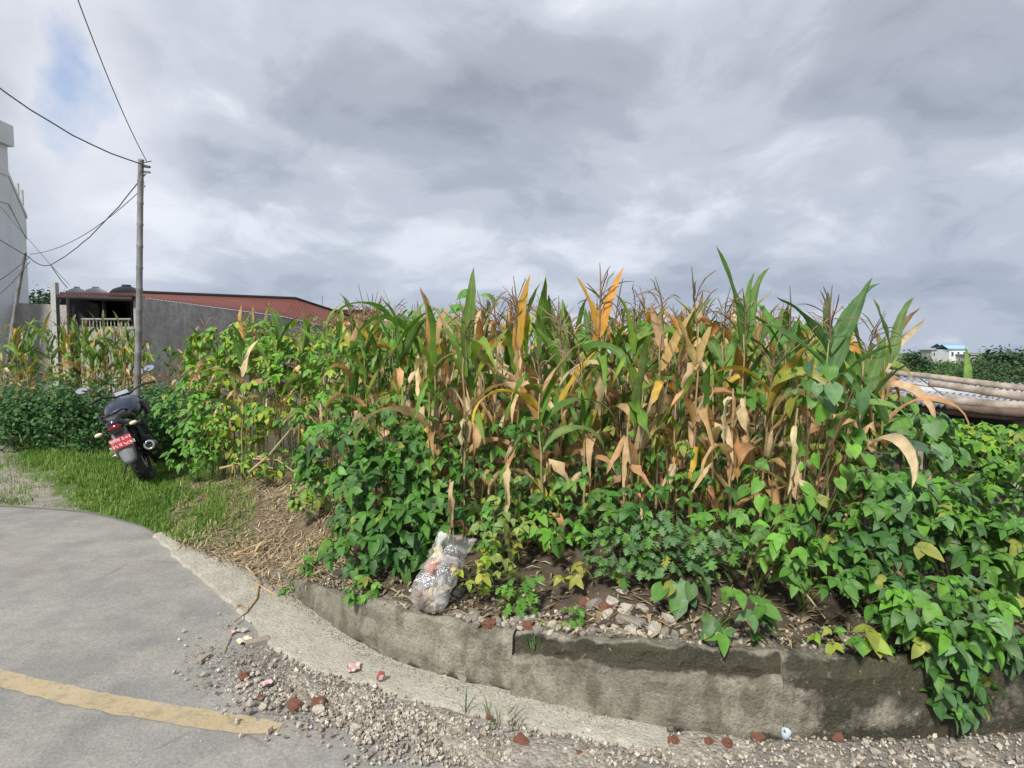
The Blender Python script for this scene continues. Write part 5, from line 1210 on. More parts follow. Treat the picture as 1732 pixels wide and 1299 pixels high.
#P5
# ------------------------------------------------------------------ grass, straw, gravel
def scatter(name, n, gen, m, label, cat, seed, smooth=False, tint_attr=False):
    r = random.Random(seed); v = []; f = []; tn = []
    for i in range(n):
        g = gen(r)
        if g is None: continue
        b = len(v); v += g[0]; f += [[k + b for k in q] for q in g[1]]
        if tint_attr: tn += [g[2]] * len(g[0])
    me = mesh(name, v, f, m, smooth)
    if tint_attr: at = me.attributes.new('tint', 'FLOAT', 'POINT'); at.data.foreach_set('value', tn)
    return tag(obj(name, me), label, cat, None, 'stuff')
M_GRASS = foliage_mat('short_grass', (.10, .19, .03), (.17, .31, .05), (.34, .40, .12), trans=.3)
def grass_blade(r):
    if r.random() < .8:
        px = r.uniform(-20, 430); q = G(px, r.uniform(715, 925), .05)
        if px > 320 and r.random() < (px - 320) / 110 - .25: return None
    else:
        px = r.uniform(-60, 300); q = G(px, r.uniform(740, 800), .05)
    x, y = q.x, q.y; e = y - yc(x)
    if e < .0 or y > 10.2: return None
    tr = lerp_list([(5.9, -4.2), (7.5, -6.0), (10, -8.4), (14, -12.0)], y)
    nn = nz(x, y, 1.9) + .5 * nz(x, y, 6)
    if x < tr + .35 * nn and r.random() < .86 + .3 * nn: return None
    if x < tr + 1.2 and nn > .3 and r.random() < .6: return None
    if x > -3.0 - .25 * (y - 5) + .9 * nn + .45 and r.random() < .6: return None
    if nz(x + 9, y, 1.1) + .4 * nz(x, y + 5, 4) > .42 and r.random() < .7: return None
    z = H(x, y) - .005; L = r.choice((r.uniform(.025, .06), r.uniform(.04, .09), r.uniform(.06, .14))) * (1.25 if e > 2.0 else 1) * (1 + .3 * nn) * (.7 if e < .4 else 1); a = r.uniform(0, 6.28)
    d = Vector((math.cos(a), math.sin(a), 0)); w = Vector((-d.y, d.x, 0)) * r.uniform(.003, .006); b = Vector((x, y, z)); k = r.uniform(.15, .8)
    m = b + d * L * k * .35 + Vector((0, 0, L * .6)); t = b + d * L * k + Vector((0, 0, L * (1 - k * .3)))
    return [b - w, b + w, m + w * .7, m - w * .7, t], [(0, 1, 2, 3), (3, 2, 4)], min(1, max(0, r.gauss(.42 + .3 * nn + .35 * nz(x, y + 3, .9), .24)))
scatter('short_grass', 85000, grass_blade, M_GRASS, 'short green grass around the motorbike', 'grass', 1, tint_attr=True)
M_STRAWF = foliage_mat('straw_litter', (.18, .13, .075), (.42, .33, .2), (.64, .54, .37), trans=.1, rough=.8)
def straw(r):
    q = G(r.uniform(290, 600), r.uniform(785, 985), .12); x, y = q.x, q.y; e = y - yc(x)
    if e < -.06: return None
    nn = nz(x, y, 2.3)
    if nn < -.25 and r.random() < .7: return None
    z = (H(x, y) if e > 0 else .03) + r.uniform(.0, .035); L = r.uniform(.04, .22); a = r.gauss(.35, .9); d = Vector((math.cos(a), math.sin(a), r.uniform(-.12, .2))) * L
    w = Vector((-d.y, d.x, 0)).normalized() * r.uniform(.0015, .005); b = Vector((x, y, z)); m = b + d * .5 + Vector((r.uniform(-.015, .015), r.uniform(-.015, .015), r.uniform(-.005, .025)))
    u = Vector((0, 0, .003))
    return [b - w, b + w, m + w + u, m - w + u, b + d], [(0, 1, 2, 3), (3, 2, 4)], min(1, max(0, r.gauss(.5, .25)))
scatter('straw_litter', 13000, straw, M_STRAWF, 'dry straw and leaf litter on the bank at the corner of the field', 'straw', 2, tint_attr=True)
def litter(r):
    x = r.uniform(-1.3, 2.6); y = yc(x) + abs(r.gauss(.35, .3)); 
    if y - yc(x) < .1: return None
    z = H(x, y) + .006; L = r.uniform(.03, .12); a = r.uniform(0, 6.28); d = Vector((math.cos(a), math.sin(a), r.uniform(-.05, .1))) * L
    w = Vector((-d.y, d.x, 0)).normalized() * r.uniform(.002, .012); b = Vector((x, y, z)); m = b + d * .5 + Vector((0, 0, r.uniform(.002, .02)))
    return [b - w * .4, b + w * .4, m + w, m - w, b + d], [(0, 1, 2, 3), (3, 2, 4)], min(1, max(0, r.gauss(.35, .25)))
scatter('leaf_litter', 1500, litter, M_STRAWF, 'dead leaf litter on the soil behind the wall top', 'litter', 3, tint_attr=True)
# stones
def rock_mesh(seed, m, angular=.35, box=False):
    r = random.Random(seed); bm = bmesh.new()
    if box: bmesh.ops.create_cube(bm, size=1.5); bmesh.ops.subdivide_edges(bm, edges=list(bm.edges), cuts=1, use_grid_fill=True); bmesh.ops.subdivide_edges(bm, edges=list(bm.edges), cuts=1, use_grid_fill=True)
    else: bmesh.ops.create_icosphere(bm, subdivisions=2, radius=1)
    off = Vector((seed * 3.3, seed * 1.7, 0))
    planes = [Vector((r.gauss(0, 1), r.gauss(0, 1), r.gauss(0, 1))).normalized() for _ in range(8)]
    for v in bm.verts:
        p = v.co
        if not box:
            for n in planes:
                k = p.dot(n)
                if k > .55: p = p - n * (k - .55)
            p = p * (1 + .22 * noise.noise(p * 1.5 + off))
        else:
            p = p.lerp(p.normalized() * .95, .45) * (1 + .3 * noise.noise(p * 1.4 + off)) + Vector((r.uniform(-.06, .06), r.uniform(-.06, .06), r.uniform(-.06, .06)))
        v.co = p
    bmesh.ops.scale(bm, vec=(r.uniform(.85, 1.25), r.uniform(.7, 1.05), r.uniform(.55, .85)), verts=bm.verts)
    me = bpy.data.meshes.new('stone'); bm.to_mesh(me); bm.free(); me.materials.append(m); return me
RK = [rock_mesh(i, M_STONE if i % 3 else M_STONE2) for i in range(9)]; BR = [rock_mesh(30 + i, M_BRICK, box=True) for i in range(5)]
def gz(x, y):
    e = y - yc(x); return H(x, y) if e > .13 else (wallh(x) if e > .03 else .018)
def put_rock(px, py, zg, size, lib, r, label, cat, group, name, sc=None):
    p = G(px, py, zg); s = size / FPX * p.y * .5
    o = obj(name, r.choice(lib), None, (p.x, p.y, gz(p.x, p.y) + s * .12 if zg > .1 else zg + s * .1), (r.uniform(-.4, .4), r.uniform(-.4, .4), r.uniform(0, 6.28)), sc or s)
    return tag(o, label, cat, group)
rr = random.Random(8)
# rubble on the wall top
for i in range(78):
    px = rr.uniform(745, 1165); py = lerp_list([(745, 1040), (870, 1058), (1000, 1075), (1165, 1085)], px) - abs(rr.gauss(0, 24)); s = rr.choice((rr.uniform(9, 18), rr.uniform(16, 28), rr.uniform(20, 38)))
    put_rock(px, py, .33, s, RK, rr, 'pale broken stone in the rubble heap on top of the wall', 'stone', 'rubble stones on the wall top', 'stone')
for px, py, s, lab in [(828, 1040, 26, 'brick fragment right of the bag in the wall-top rubble'), (893, 1046, 22, 'small round brick fragment in the middle of the wall-top rubble'), (990, 1025, 26, 'brick fragment standing among stones below the fine-leaved weed'), (1025, 1035, 28, 'dark brick fragment at the right of the wall-top rubble'), (895, 962, 24, 'brick fragment half hidden under the beans above the rubble'), (812, 1025, 18, 'dark brick chip next to the bag')]:
    put_rock(px, py, .34, s, BR, rr, lab, 'brick piece', 'brick pieces on the wall top', 'brick_piece')
o = put_rock(1068, 1052, .34, 40, BR, rr, 'grey flat concrete lump at the right end of the wall-top rubble', 'concrete lump', None, 'concrete_lump'); o.data = o.data.copy(); o.data.materials[0] = M_STONE2; o.scale = (.07, .05, .035)
o = put_rock(1105, 1062, .34, 36, RK, rr, 'rounded grey boulder last in the wall-top rubble', 'stone', None, 'stone')
# rubble along the road edge
for i in range(120):
    u = rr.random()
    if u < .5: px = rr.uniform(420, 760); py = lerp_list([(420, 1180), (520, 1190), (640, 1225), (760, 1250)], px) + rr.gauss(0, 20)
    elif u < .8: px = rr.uniform(640, 1010); py = lerp_list([(640, 1235), (800, 1262), (1010, 1285)], px) + rr.gauss(0, 16)
    else: px = rr.triangular(330, 560, 500); py = rr.uniform(1130, 1200)
    put_rock(px, py, .016, rr.choice((rr.uniform(6, 11), rr.uniform(8, 15), rr.uniform(11, 21))), RK, rr, 'pale stone in the rubble strewn along the road edge', 'stone', 'rubble stones at the road edge', 'stone')
for i in range(34):
    px = rr.uniform(1150, 1730); py = rr.uniform(1252, 1296)
    put_rock(px, py, .014, rr.uniform(8, 20), RK, rr, 'stone in the dirt at the foot of the right-hand wall', 'stone', 'stones at the foot of the right wall', 'stone')
o = put_rock(541, 1204, .016, 30, RK, rr, 'white stone leaning on a brick fragment at the road edge', 'stone', None, 'stone')
o = put_rock(601, 1232, .016, 34, RK, rr, 'largest whitish stone at the lower edge of the rubble', 'stone', None, 'stone')
o = put_rock(731, 1274, .012, 20, RK, rr, 'lone round white pebble on the dirt at the bottom', 'stone', None, 'stone')
for px, py, s, lab in [(498, 1194, 27, 'brick fragment at the road edge, left of the white stone'), (538, 1190, 30, 'brick fragment behind the white stone at the road edge'), (412, 1145, 20, 'brick fragment nearest to the end of the yellow line'), (883, 1256, 28, 'lone red brick lump at the bottom in the middle'), (828, 1215, 14, 'tiny brick chip by the gutter below the wall joint'), (440, 1180, 14, 'small brick chip left in the road rubble'), (487, 1170, 18, 'brown brick chip behind the brick fragments'),
                       (1140, 1254, 26, 'brick fragment touching the end of the gutter'), (1198, 1256, 24, 'brick fragment second along the right wall foot'), (1230, 1258, 20, 'brick fragment third along the right wall foot'), (1281, 1246, 26, 'flat brick fragment leaning on the right wall foot'), (1415, 1245, 28, 'brick fragment under the dark stained wall'), (1690, 1232, 20, 'brick fragment at the far right wall foot'), (980, 1275, 14, 'small brick chip right of the lone brick lump')]:
    put_rock(px, py, .016, s, BR, rr, lab, 'brick piece', 'brick pieces along the road', 'brick_piece')
M_GRAVEL = foliage_mat('gravel', (.22, .18, .14), (.40, .355, .295), (.62, .58, .51), trans=0.0, rough=.9)
OCT = [Vector(p) for p in ((1, 0, 0), (-1, 0, 0), (0, 1, 0), (0, -1, 0), (0, 0, 1), (0, 0, -1))]
OCF = [(0, 2, 4), (2, 1, 4), (1, 3, 4), (3, 0, 4), (2, 0, 5), (1, 2, 5), (3, 1, 5), (0, 3, 5)]
def pebble(x, y, z, s, r, t):
    M = Euler((r.uniform(0, 6), r.uniform(0, 6), r.uniform(0, 6))).to_matrix()
    return [Vector((x, y, z + s * .3)) + (M @ Vector((p.x * s * r.uniform(.7, 1.3), p.y * s * r.uniform(.6, 1.1), p.z * s * r.uniform(.5, .9)))) for p in OCT], OCF, t
def gravel(r):
    u = r.random(); z = .012
    if u < .42:
        px = r.triangular(290, 820, 600); py = lerp_list([(290, 1120), (330, 1130), (420, 1150), (520, 1175), (640, 1210), (800, 1255)], px) + r.gauss(0, 34)
    elif u < .72: px = r.uniform(600, 1140); py = r.uniform(1215, 1299)
    elif u < .86: px = r.uniform(1120, 1740); py = r.uniform(1246, 1305)
    elif u < .93:
        px = r.triangular(250, 520, 460); py = r.triangular(980, 1180, 1090); z = .004
    else: px = r.uniform(-20, 700); py = r.uniform(900, 1299); z = .0
    q = G(px, py, 0); e = q.y - yc(q.x)
    if e > -.01: return None
    return pebble(q.x, q.y, z, abs(r.gauss(0, 1)) * .0055 + .002 if z > .01 else r.uniform(.0015, .004), r, min(1, max(0, r.gauss(.45, .3))))
scatter('gravel', 7500, gravel, M_GRAVEL, 'loose gravel and chips along the road edge', 'gravel', 6, tint_attr=True)
def gravel2(r):
    if r.random() < .62:
        x = r.uniform(-1.3, 2.4); e = .07 + abs(r.gauss(.1, .14)); y = yc(x) + e; z = gz(x, y); s = abs(r.gauss(0, 1)) * .006 + .002
    else:
        x = r.uniform(-2.4, .5); y = yc(x) - abs(r.gauss(.0, .06)) - .01; z = .026; s = r.uniform(.002, .006)
    return pebble(x, y, z, s, r, min(1, max(0, r.gauss(.3, .3))))
scatter('wall_gravel', 3200, gravel2, M_GRAVEL, 'small chips on the wall top and along the gutter', 'gravel', 7, tint_attr=True)
def track_gravel(r):
    q = G(r.uniform(-10, 140), r.uniform(755, 862), .03); 
    if q.y < yc(q.x): return None
    return pebble(q.x, q.y, H(q.x, q.y), r.uniform(.004, .016), r, min(1, max(0, r.gauss(.3, .2))))
scatter('track_gravel', 500, track_gravel, M_GRAVEL, 'stones on the dirt track at the left edge', 'gravel', 9, tint_attr=True)
# ------------------------------------------------------------------ dry stalks lying about
def dry_stalk(pts, r0, label, husk=True, seed=0):
    rnd = random.Random(seed); P_ = [Vector(p) for p in pts]; o = P_[0]; e = empty('dry_stalk', o, label, 'dry stalk', 'dry maize stalks lying about')
    mb = MB(); mb.tube([p - o for p in P_], [r0 * (1 - .5 * i / (len(P_) - 1)) for i in range(len(P_))], 6); mb.o('stalk', M_STRAW, e)
    if husk:
        for k in range(3):
            p = P_[min(len(P_) - 1, k)] - o; obj('leaf', rnd.choice(CL['arch'] + CL['hang']), e, p + Vector((0, 0, .01)), (rnd.uniform(-.2, .2), .75, rnd.uniform(0, 6.28)), .4, tint(TANS[1], .2, rnd))
def gp(px, py, z=.03): return G(px, py, z)
dry_stalk([gp(437, 988), gp(434, 1012), gp(418, 1035), gp(395, 1052)], .009, 'bent dry maize stalk lying across the gutter onto the road', seed=1)
dry_stalk([gp(470, 1008), gp(452, 998), gp(437, 988, .05)], .008, 'short dry stalk joining the bent one at the wall end', False, 2)
dry_stalk([gp(395, 940, .06), gp(425, 925, .1), gp(452, 915, .14)], .008, 'dry stalk on the bank above the gutter', True, 3)
dry_stalk([gp(418, 960, .06), gp(430, 972, .06), gp(440, 965, .08)], .007, 'short dry stalk at the low end of the wall', False, 4)
dry_stalk([P(420, 800, 5.6), P(455, 770, 5.8), P(495, 722, 6.0)], .016, 'leaning dry maize stalk at the edge of the left bean clump', False, 5)
dry_stalk([P(372, 792, 6.0), P(415, 782, 6.0), P(462, 792, 5.9)], .013, 'dry stalk lying flat below the left bean clump', False, 6)
dry_stalk([P(400, 790, 5.9), P(428, 776, 5.9), P(470, 778, 5.8), P(500, 800, 5.6)], .010, 'curved dry stalk on the straw bank', True, 7)
dry_stalk([gp(398, 1060, .01), gp(386, 1085, .01), gp(376, 1108, .01)], .005, 'thin dry stalk lying on the road beside the gravel', False, 8)
dry_stalk([P(1335, 950, 2.75), P(1360, 1000, 2.65), P(1396, 1046, 2.55)], .006, 'dry vine drooping to the wall top at the right', False, 9)
# ------------------------------------------------------------------ litter: wrappers, block, cup
M_REDW = plain('red_wrapper', (.42, .09, .08), .35, var=.2, bmp=.4); M_WHITEW = plain('white_wrapper', (.68, .60, .58), .4, var=.1, bmp=.3)
def wrapper(px, py, w, h, label, cat, m1, m2, seed, rotz=0.0, stand_=False, z=.03):
    r = random.Random(seed); p = G(px, py, z); e = empty('wrapper', p, label, cat); n = 8; v = []; f = []; mi = []
    for i in range(n + 1):
        for k in range(n + 1):
            x, y = (i / n - .5) * w, (k / n - .5) * h; q = Vector((x, y, .012 + .012 * nz(x * 40 + seed, y * 40, 1) + .008 * nz(x * 90, y * 90 + seed, 1)))
            v.append(q)
    for i in range(n):
        for k in range(n): a = i * (n + 1) + k; f.append((a, a + n + 1, a + n + 2, a + 1)); mi.append(1 if k in (2, 5, 6) and i not in (0, 7) else 0)
    me = mesh('film', v, f, m1); me.materials.append(m2)
    for q, k in zip(me.polygons, mi): q.material_index = k
    obj('film', me, e, rot=(R(20) if stand_ else 0, 0, rotz)); return e
M_PINKW = plain('pink_white_wrapper', (.56, .34, .35), .4, var=.25, bmp=.4)
wrapper(598, 1132, .06, .075, 'crumpled pink and white snack wrapper on the gutter', 'wrapper', M_PINKW, M_WHITEW, 3, .2)
e = empty('small_packet', G(640, 1152, .03), 'small red and white packet standing on the gutter edge', 'packet')
me = bevel(MB().box((0, 0, .028), (.03, .018, .04)).me('carton', M_REDW), .003); obj('carton', me, e, rot=(.2, .35, .5))
obj('printed_panel', MB().box((0, -.0105, .028), (.018, .003, .024)).me('printed_panel', M_WHITEW), e, rot=(.2, .35, .5))
wrapper(414, 1086, .07, .07, 'torn yellowish paper scrap beside the wooden block on the road', 'paper', plain('yellow_paper', (.62, .56, .36), .8, bmp=.2), M_WHITEW, 5, .7, z=.01)
wrapper(398, 1070, .05, .03, 'faded pink scrap above the paper on the road', 'paper', M_PINKW, M_WHITEW, 6, .3, z=.008)
wrapper(450, 1158, .05, .04, 'pink scrap beside the brick fragment near the yellow line', 'paper', M_PINKW, M_WHITEW, 7, .9, z=.02)
p = G(436, 1085, .015); mb = MB(); mb.box((0, 0, 0), (.12, .05, .03), Euler((0, 0, R(32))).to_matrix()); tag(obj('wooden_block', bevel(mb.me('wooden_block', M_LOG), .004), None, p), 'small weathered wooden block lying on the road', 'wooden block')
p = G(345, 1113, .012); mb = MB(); mb.box((0, 0, 0), (.03, .07, .022), Euler((0, 0, R(-12))).to_matrix()); tag(obj('wooden_chip', bevel(mb.me('wooden_chip', M_LOG), .004), None, p), 'narrow wooden chip left of the gravel on the road', 'wooden chip')
p = G(1327, 1250, .016); mb = MB(); rings = []
for z, q in ((0, .018), (.05, .024), (.05, .0225), (.004, .0165)): rings.append([Vector((q * math.cos(a), q * math.sin(a), z)) for a in [2 * math.pi * i / 16 for i in range(16)]])
mb.loft(rings, True); e = empty('plastic_cup', p, 'small pale blue plastic cup at the foot of the wall', 'cup'); mb.o('cup_body', plain('pale_blue_plastic', (.42, .5, .58), .5, bmp=0), e, True, rot=(.15, .1, 0), sc=.8)
# ------------------------------------------------------------------ clear plastic bag of rubbish
def bag():
    m, t = newmat('clear_plastic_film'); co = t.n('ShaderNodeTexCoord').outputs['Object']
    g = t.n('ShaderNodeBsdfPrincipled', i_Roughness=.1); t.put(g.inputs['Base Color'], (.8, .8, .78, 1)); t.put(g.inputs['Specular IOR Level'], .9)
    t.put(g.inputs['Normal'], bump(t, t.noise(co, 13, 4, .5, 1.2), .8, .03))
    tr = t.n('ShaderNodeBsdfTransparent'); t.put(tr.inputs['Color'], (.93, .93, .93, 1))
    fr = t.n('ShaderNodeLayerWeight', i_Blend=.35)
    k = t.math('ADD', t.math('MULTIPLY', fr.outputs['Facing'], .35), t.ramp(t.noise(co, 9, 3, .5, 1.0), [(.45, .06), (.66, .5)]))  # noise patches of whiter film paint in milky reflections
    mx = t.n('ShaderNodeMixShader'); t.put(mx.inputs[0], k); t.put(mx.inputs[1], tr.outputs[0]); t.put(mx.inputs[2], g.outputs[0]); finish(t, mx)
    base = G(718, 1030, .31); e = empty('plastic_bag', base, 'clear plastic bag full of rubbish leaning on the wall top', 'bag')
    lean = Euler((R(-14), R(25), R(8))).to_matrix(); v = []; f = []; n, rws = 36, 30; r = random.Random(3)
    for i in range(rws + 1):
        t_ = i / rws; hgt = .39 * t_
        a = lerp_list([(0, .06), (.06, .09), (.25, .093), (.6, .084), (.8, .084), (1, .098)], t_); b = lerp_list([(0, .045), (.06, .085), (.3, .085), (.6, .07), (.8, .05), (1, .022)], t_)
        for k in range(n):
            an = 2 * math.pi * k / n; c, s = math.cos(an), math.sin(an)
            q = Vector((a * math.copysign(abs(c) ** .75, c), b * math.copysign(abs(s) ** .75, s), hgt))
            amp = .013 * (.25 + min(1, t_ * 3)) 
            w = noise.noise(q * 16 + Vector((5, 0, 0))) * amp * 1.4 + abs(noise.noise(q * 34)) * amp
            q += Vector((c, s, 0)) * w + Vector((0, 0, (.018 * noise.noise(Vector((c * 2, s * 2, 7))) + (.02 * c)) if t_ > .9 else 0))
            v.append(lean @ q)
    for i in range(rws):
        for k in range(n):
            k2 = (k + 1) % n; f.append((i * n + k, i * n + k2, (i + 1) * n + k2, (i + 1) * n + k))
    f.append(tuple(range(n - 1, -1, -1)))
    obj('film', mesh('film', v, f, m, True), e)
    # what lies inside
    foil = plain('silver_foil', (.75, .75, .77), .22, metal=.9, var=.1, bmp=.6); brown = plain('brown_paper', (.24, .15, .11), .7, var=.3, bmp=.5); orange = plain('orange_foil', (.6, .17, .08), .35, var=.25, bmp=.4)
    cream = plain('cream_foil', (.72, .62, .36), .4, var=.25, bmp=.4); mauve = plain('mauve_wrapper', (.42, .37, .37), .35, var=.35, bmp=.5); straw_ = plain('pale_husk', (.55, .46, .32), .7, var=.3, bmp=.5)
    def crumple(seed, m2):
        bm = bmesh.new(); bmesh.ops.create_icosphere(bm, subdivisions=3, radius=1); o = Vector((seed * 2.7, 1, seed))
        for q in bm.verts: q.co *= 1 + .5 * noise.noise(q.co * 1.6 + o) + .8 * abs(noise.noise(q.co * 3.2 + o)) + .5 * abs(noise.noise(q.co * 7 + o)) - .4
        me = bpy.data.meshes.new('wrapper'); bm.to_mesh(me); bm.free(); me.materials.append(m2); return me
    items = [(-.045, 0, .05, .06, brown), (.04, 0, .045, .062, brown), (.0, -.02, .075, .055, straw_), (-.05, -.01, .13, .055, foil), (.045, 0, .12, .055, straw_), (.0, .0, .155, .055, mauve), (-.06, -.02, .205, .042, orange), (.05, -.01, .19, .05, foil), (-.005, -.03, .215, .05, foil), (-.05, 0, .27, .045, cream), (.03, -.01, .27, .05, mauve), (.0, -.02, .31, .04, foil), (-.03, 0, .075, .06, mauve), (.06, -.01, .24, .035, cream)]
    nm = {'silver_foil': 'silver foil', 'brown_paper': 'brown paper', 'orange_foil': 'orange', 'cream_foil': 'cream coloured', 'mauve_wrapper': 'mauve', 'pale_husk': 'pale'}
    for i, (x, y, z, s, m2) in enumerate(items):
        o = obj('crumpled_wrapper', crumple(i + 1, m2), None, base + lean @ Vector((x * .82, y, z)), (r.uniform(0, 6), r.uniform(0, 6), r.uniform(0, 6)), (s * 1.0, s * .6, s * .8))
        tag(o, f'crumpled {nm[m2.name]} wrapping inside the clear bag', 'wrapper', f'{nm[m2.name]} wrappings in the bag')
bag()
#P6
# ------------------------------------------------------------------ motorbike
def motorbike():
    base = G(254, 813, .05); base.z = H(base.x, base.y) - .005
    e = empty('motorbike', base, 'dark motorbike seen from behind, leaning on the grass beside the field', 'motorbike', rot=(0, R(-21), R(27)))
    e.scale = (1.06, 1.06, 1.06)
    e.rotation_mode = 'XYZ'
    blk = plain('black_plastic', (.012, .012, .013), .5, var=.2, bmp=.1); rub = plain('tyre_rubber', (.022, .021, .02), .8, var=.3, bmp=.4, dirt=(.08, .07, .055))
    pnt = plain('blue_black_paint', (.012, .02, .045), .25, var=.1, bmp=0, coat=.35); gry = plain('grey_mudguard_plastic', (.20, .205, .22), .5, var=.1)
    sil = plain('brushed_alloy', (.55, .55, .56), .35, metal=.9, var=.1); seatm = plain('seat_vinyl', (.015, .015, .016), .55, var=.2, bmp=.2)
    redp = plain('red_plate_paint', (.42, .035, .045), .4, var=.06, bmp=0); wht = plain('white_plate_letters', (.85, .83, .83), .5, bmp=0, var=.02); lens = plain('tail_lens', (.16, .006, .008), .15, bmp=0, var=.1)
    amb = plain('pale_indicator_lens', (.75, .62, .45), .25, bmp=0, var=.08); mir = plain('mirror_glass', (.92, .93, .95), .03, metal=1.0, var=0, bmp=0); chrome = plain('chrome', (.8, .8, .82), .12, metal=1.0, var=.03, bmp=0)
    WB, RW = 1.30, .30
    def wheel(y, tr):
        w = MB().torus((0, y, RW), RW - .055, .055, 'X', 36, 12, 1.2 if tr else .85).o('wheel', rub, e, True)
        # tread blocks
        mb = MB()
        for i in range(30):
            a = 2 * math.pi * i / 30
            for s in (-1, 1): mb.box((s * .022, y + (RW + .001) * math.cos(a + s * .05), RW + (RW + .001) * math.sin(a + s * .05)), (.03, .022, .006), Matrix.Rotation(a + s * .05 - math.pi / 2, 3, 'X'))
        mb.o('tread', rub, w)
        mb = MB(); mb.torus((0, y, RW), .205, .012, 'X', 30, 8, 2.4)
        for i in range(6):
            a = 2 * math.pi * i / 6; mb.tube([(0, y + .04 * math.cos(a), RW + .04 * math.sin(a)), (0, y + .2 * math.cos(a + .1), RW + .2 * math.sin(a + .1))], .014, 6)
        mb.tube([(-.06, y, RW), (.06, y, RW)], .045, 12); mb.o('rim', blk, w, True)
        MB().torus((.05, y, RW), .1, .012, 'X', 26, 4, .2).o('brake_disc', sil, w)
    wheel(0, True); wheel(WB, False)
    mb = MB()
    for s in (-1, 1): mb.tube([(s * .085, 0, RW), (s * .09, .25, RW + .04), (s * .08, .45, .38)], [.022, .026, .028], 8)
    mb.o('swing_arm', blk, e, True)
    for s in (-1, 1):
        mb = MB(); mb.tube([(s * .115, .02, .33), (s * .11, .10, .62)], .022, 10); mb.tube([(s * .114, .04, .40), (s * .111, .085, .56)], .034, 10); mb.o('shock_absorber', blk, e, True)
    # frame and engine
    mb = MB(); mb.tube([(0, 1.0, .92), (0, .8, .82), (0, .4, .72), (0, -.15, .76)], .025, 8); mb.tube([(0, 1.02, .86), (0, .85, .5), (0, .7, .3)], .025, 8); mb.tube([(0, .4, .72), (0, .42, .3), (0, .7, .28)], .022, 8); mb.o('frame', blk, e, True)
    mb = MB(); mb.box((0, .56, .36), (.24, .30, .20)); mb.tube([(0, .68, .42), (0, .76, .62)], [.085, .075], 12); mb.tube([(-.15, .5, .36), (.15, .5, .36)], .09, 14)
    for k in range(6): mb.tube([(0, .69 + k * .012, .45 + k * .028), (0, .692 + k * .012, .455 + k * .028)], .1, 12)
    mb.o('engine', plain('engine_metal', (.09, .09, .095), .5, metal=.6, var=.3), e)
    # exhaust
    mb = MB(); mb.tube([(.04, .78, .5), (.07, .86, .36), (.10, .7, .24), (.12, .35, .25), (.15, .2, .31)], .02, 8); mb.o('exhaust_pipe', sil, e, True)
    mb = MB(); mb.tube([(.155, .22, .32), (.17, .12, .345), (.185, -.2, .405), (.188, -.26, .416)], [.03, .055, .06, .055], 14); mu = mb.o('muffler', blk, e, True)
    MB().torus((0, 0, 0), .044, .014, 'Z', 20, 8).o('tip_ring', chrome, mu, True, loc=(.188, -.27, .418), rot=(R(80), 0, 0))
    mb = MB(); mb.tube([(.188, -.262, .417), (.188, -.268, .418)], .034, 12); mb.o('outlet', M_DARK, mu)
    mb = MB(); mb.box((.222, -.02, .385), (.008, .24, .05)); mb.o('heat_shield', sil, mu, rot=(0, 0, 0))
    # tank
    rings = []
    for y, w, zt, zb in ((.34, .11, .84, .76), (.40, .155, .90, .72), (.52, .19, .965, .70), (.70, .20, 1.0, .70), (.86, .18, .985, .72), (.95, .12, .94, .78), (.985, .06, .90, .82)):
        ring = []
        for k in range(16):
            a = 2 * math.pi * k / 16; c, s = math.cos(a), math.sin(a); zc = (zt + zb) / 2
            ring.append(Vector((w * math.copysign(abs(c) ** .75, c), y, zc + (zt - zb) / 2 * math.copysign(abs(s) ** .8, s))))
        rings.append(ring)
    tank = MB().loft(rings).o('fuel_tank', pnt, e, True)
    mb = MB(); mb.tube([(0, .76, .97), (0, .76, .988)], .035, 16); mb.o('filler_cap', chrome, tank)
    for s in (-1, 1):
        mb = MB(); mb.loft([[Vector((s * (.19 + dx), y + dy, z)) for dx, dy, z in ((0, 0, .68), (.035, 0, .70), (.04, 0, .86), (0, 0, .88))] for y, dy in ((.6, 0), (.85, 0), (1.0, 0))]); mb.o('tank_shroud', blk, tank)
    # seat
    rings = []
    for y, w, zt in ((.42, .10, .80), (.36, .12, .80), (.2, .145, .79), (.06, .15, .81), (-.04, .145, .85), (-.2, .13, .86), (-.32, .10, .855), (-.36, .06, .835)):
        ring = []
        for k in range(14):
            a = 2 * math.pi * k / 14; c, s = math.cos(a), math.sin(a)
            ring.append(Vector((w * math.copysign(abs(c) ** .6, c), y, zt - .045 + .045 * math.copysign(abs(s) ** .7, s))))
        rings.append(ring)
    MB().loft(rings).o('seat', seatm, e, True)
    rings = []
    for y, w, zt, zb in ((.35, .11, .75, .62), (.1, .13, .77, .60), (-.15, .115, .80, .66), (-.36, .085, .82, .71), (-.43, .05, .81, .745)):
        rings.append([Vector((w * math.copysign(abs(math.cos(a)) ** .7, math.cos(a)), y, (zt + zb) / 2 + (zt - zb) / 2 * math.sin(a))) for a in [2 * math.pi * k / 12 for k in range(12)]])
    MB().loft(rings).o('tail_cowl', pnt, e, True)
    mb = MB()
    for s in (-1, 1): mb.tube([(s * .1, -.02, .80), (s * .125, -.12, .87), (s * .115, -.34, .885), (s * .05, -.43, .875), (0, -.44, .873)], .012, 7)
    mb.o('grab_rail', blk, e, True)
    mb = MB(); mb.loft([[Vector((x * q, y, z)) for x, z in ((-.055, .685), (.055, .685), (.065, .74), (.04, .765), (-.04, .765), (-.065, .74))] for y, q in ((-.36, 1), (-.44, .95), (-.46, .8))]); mb.o('tail_light', lens, e, True)
    # rear mudguard, plate
    rings = []
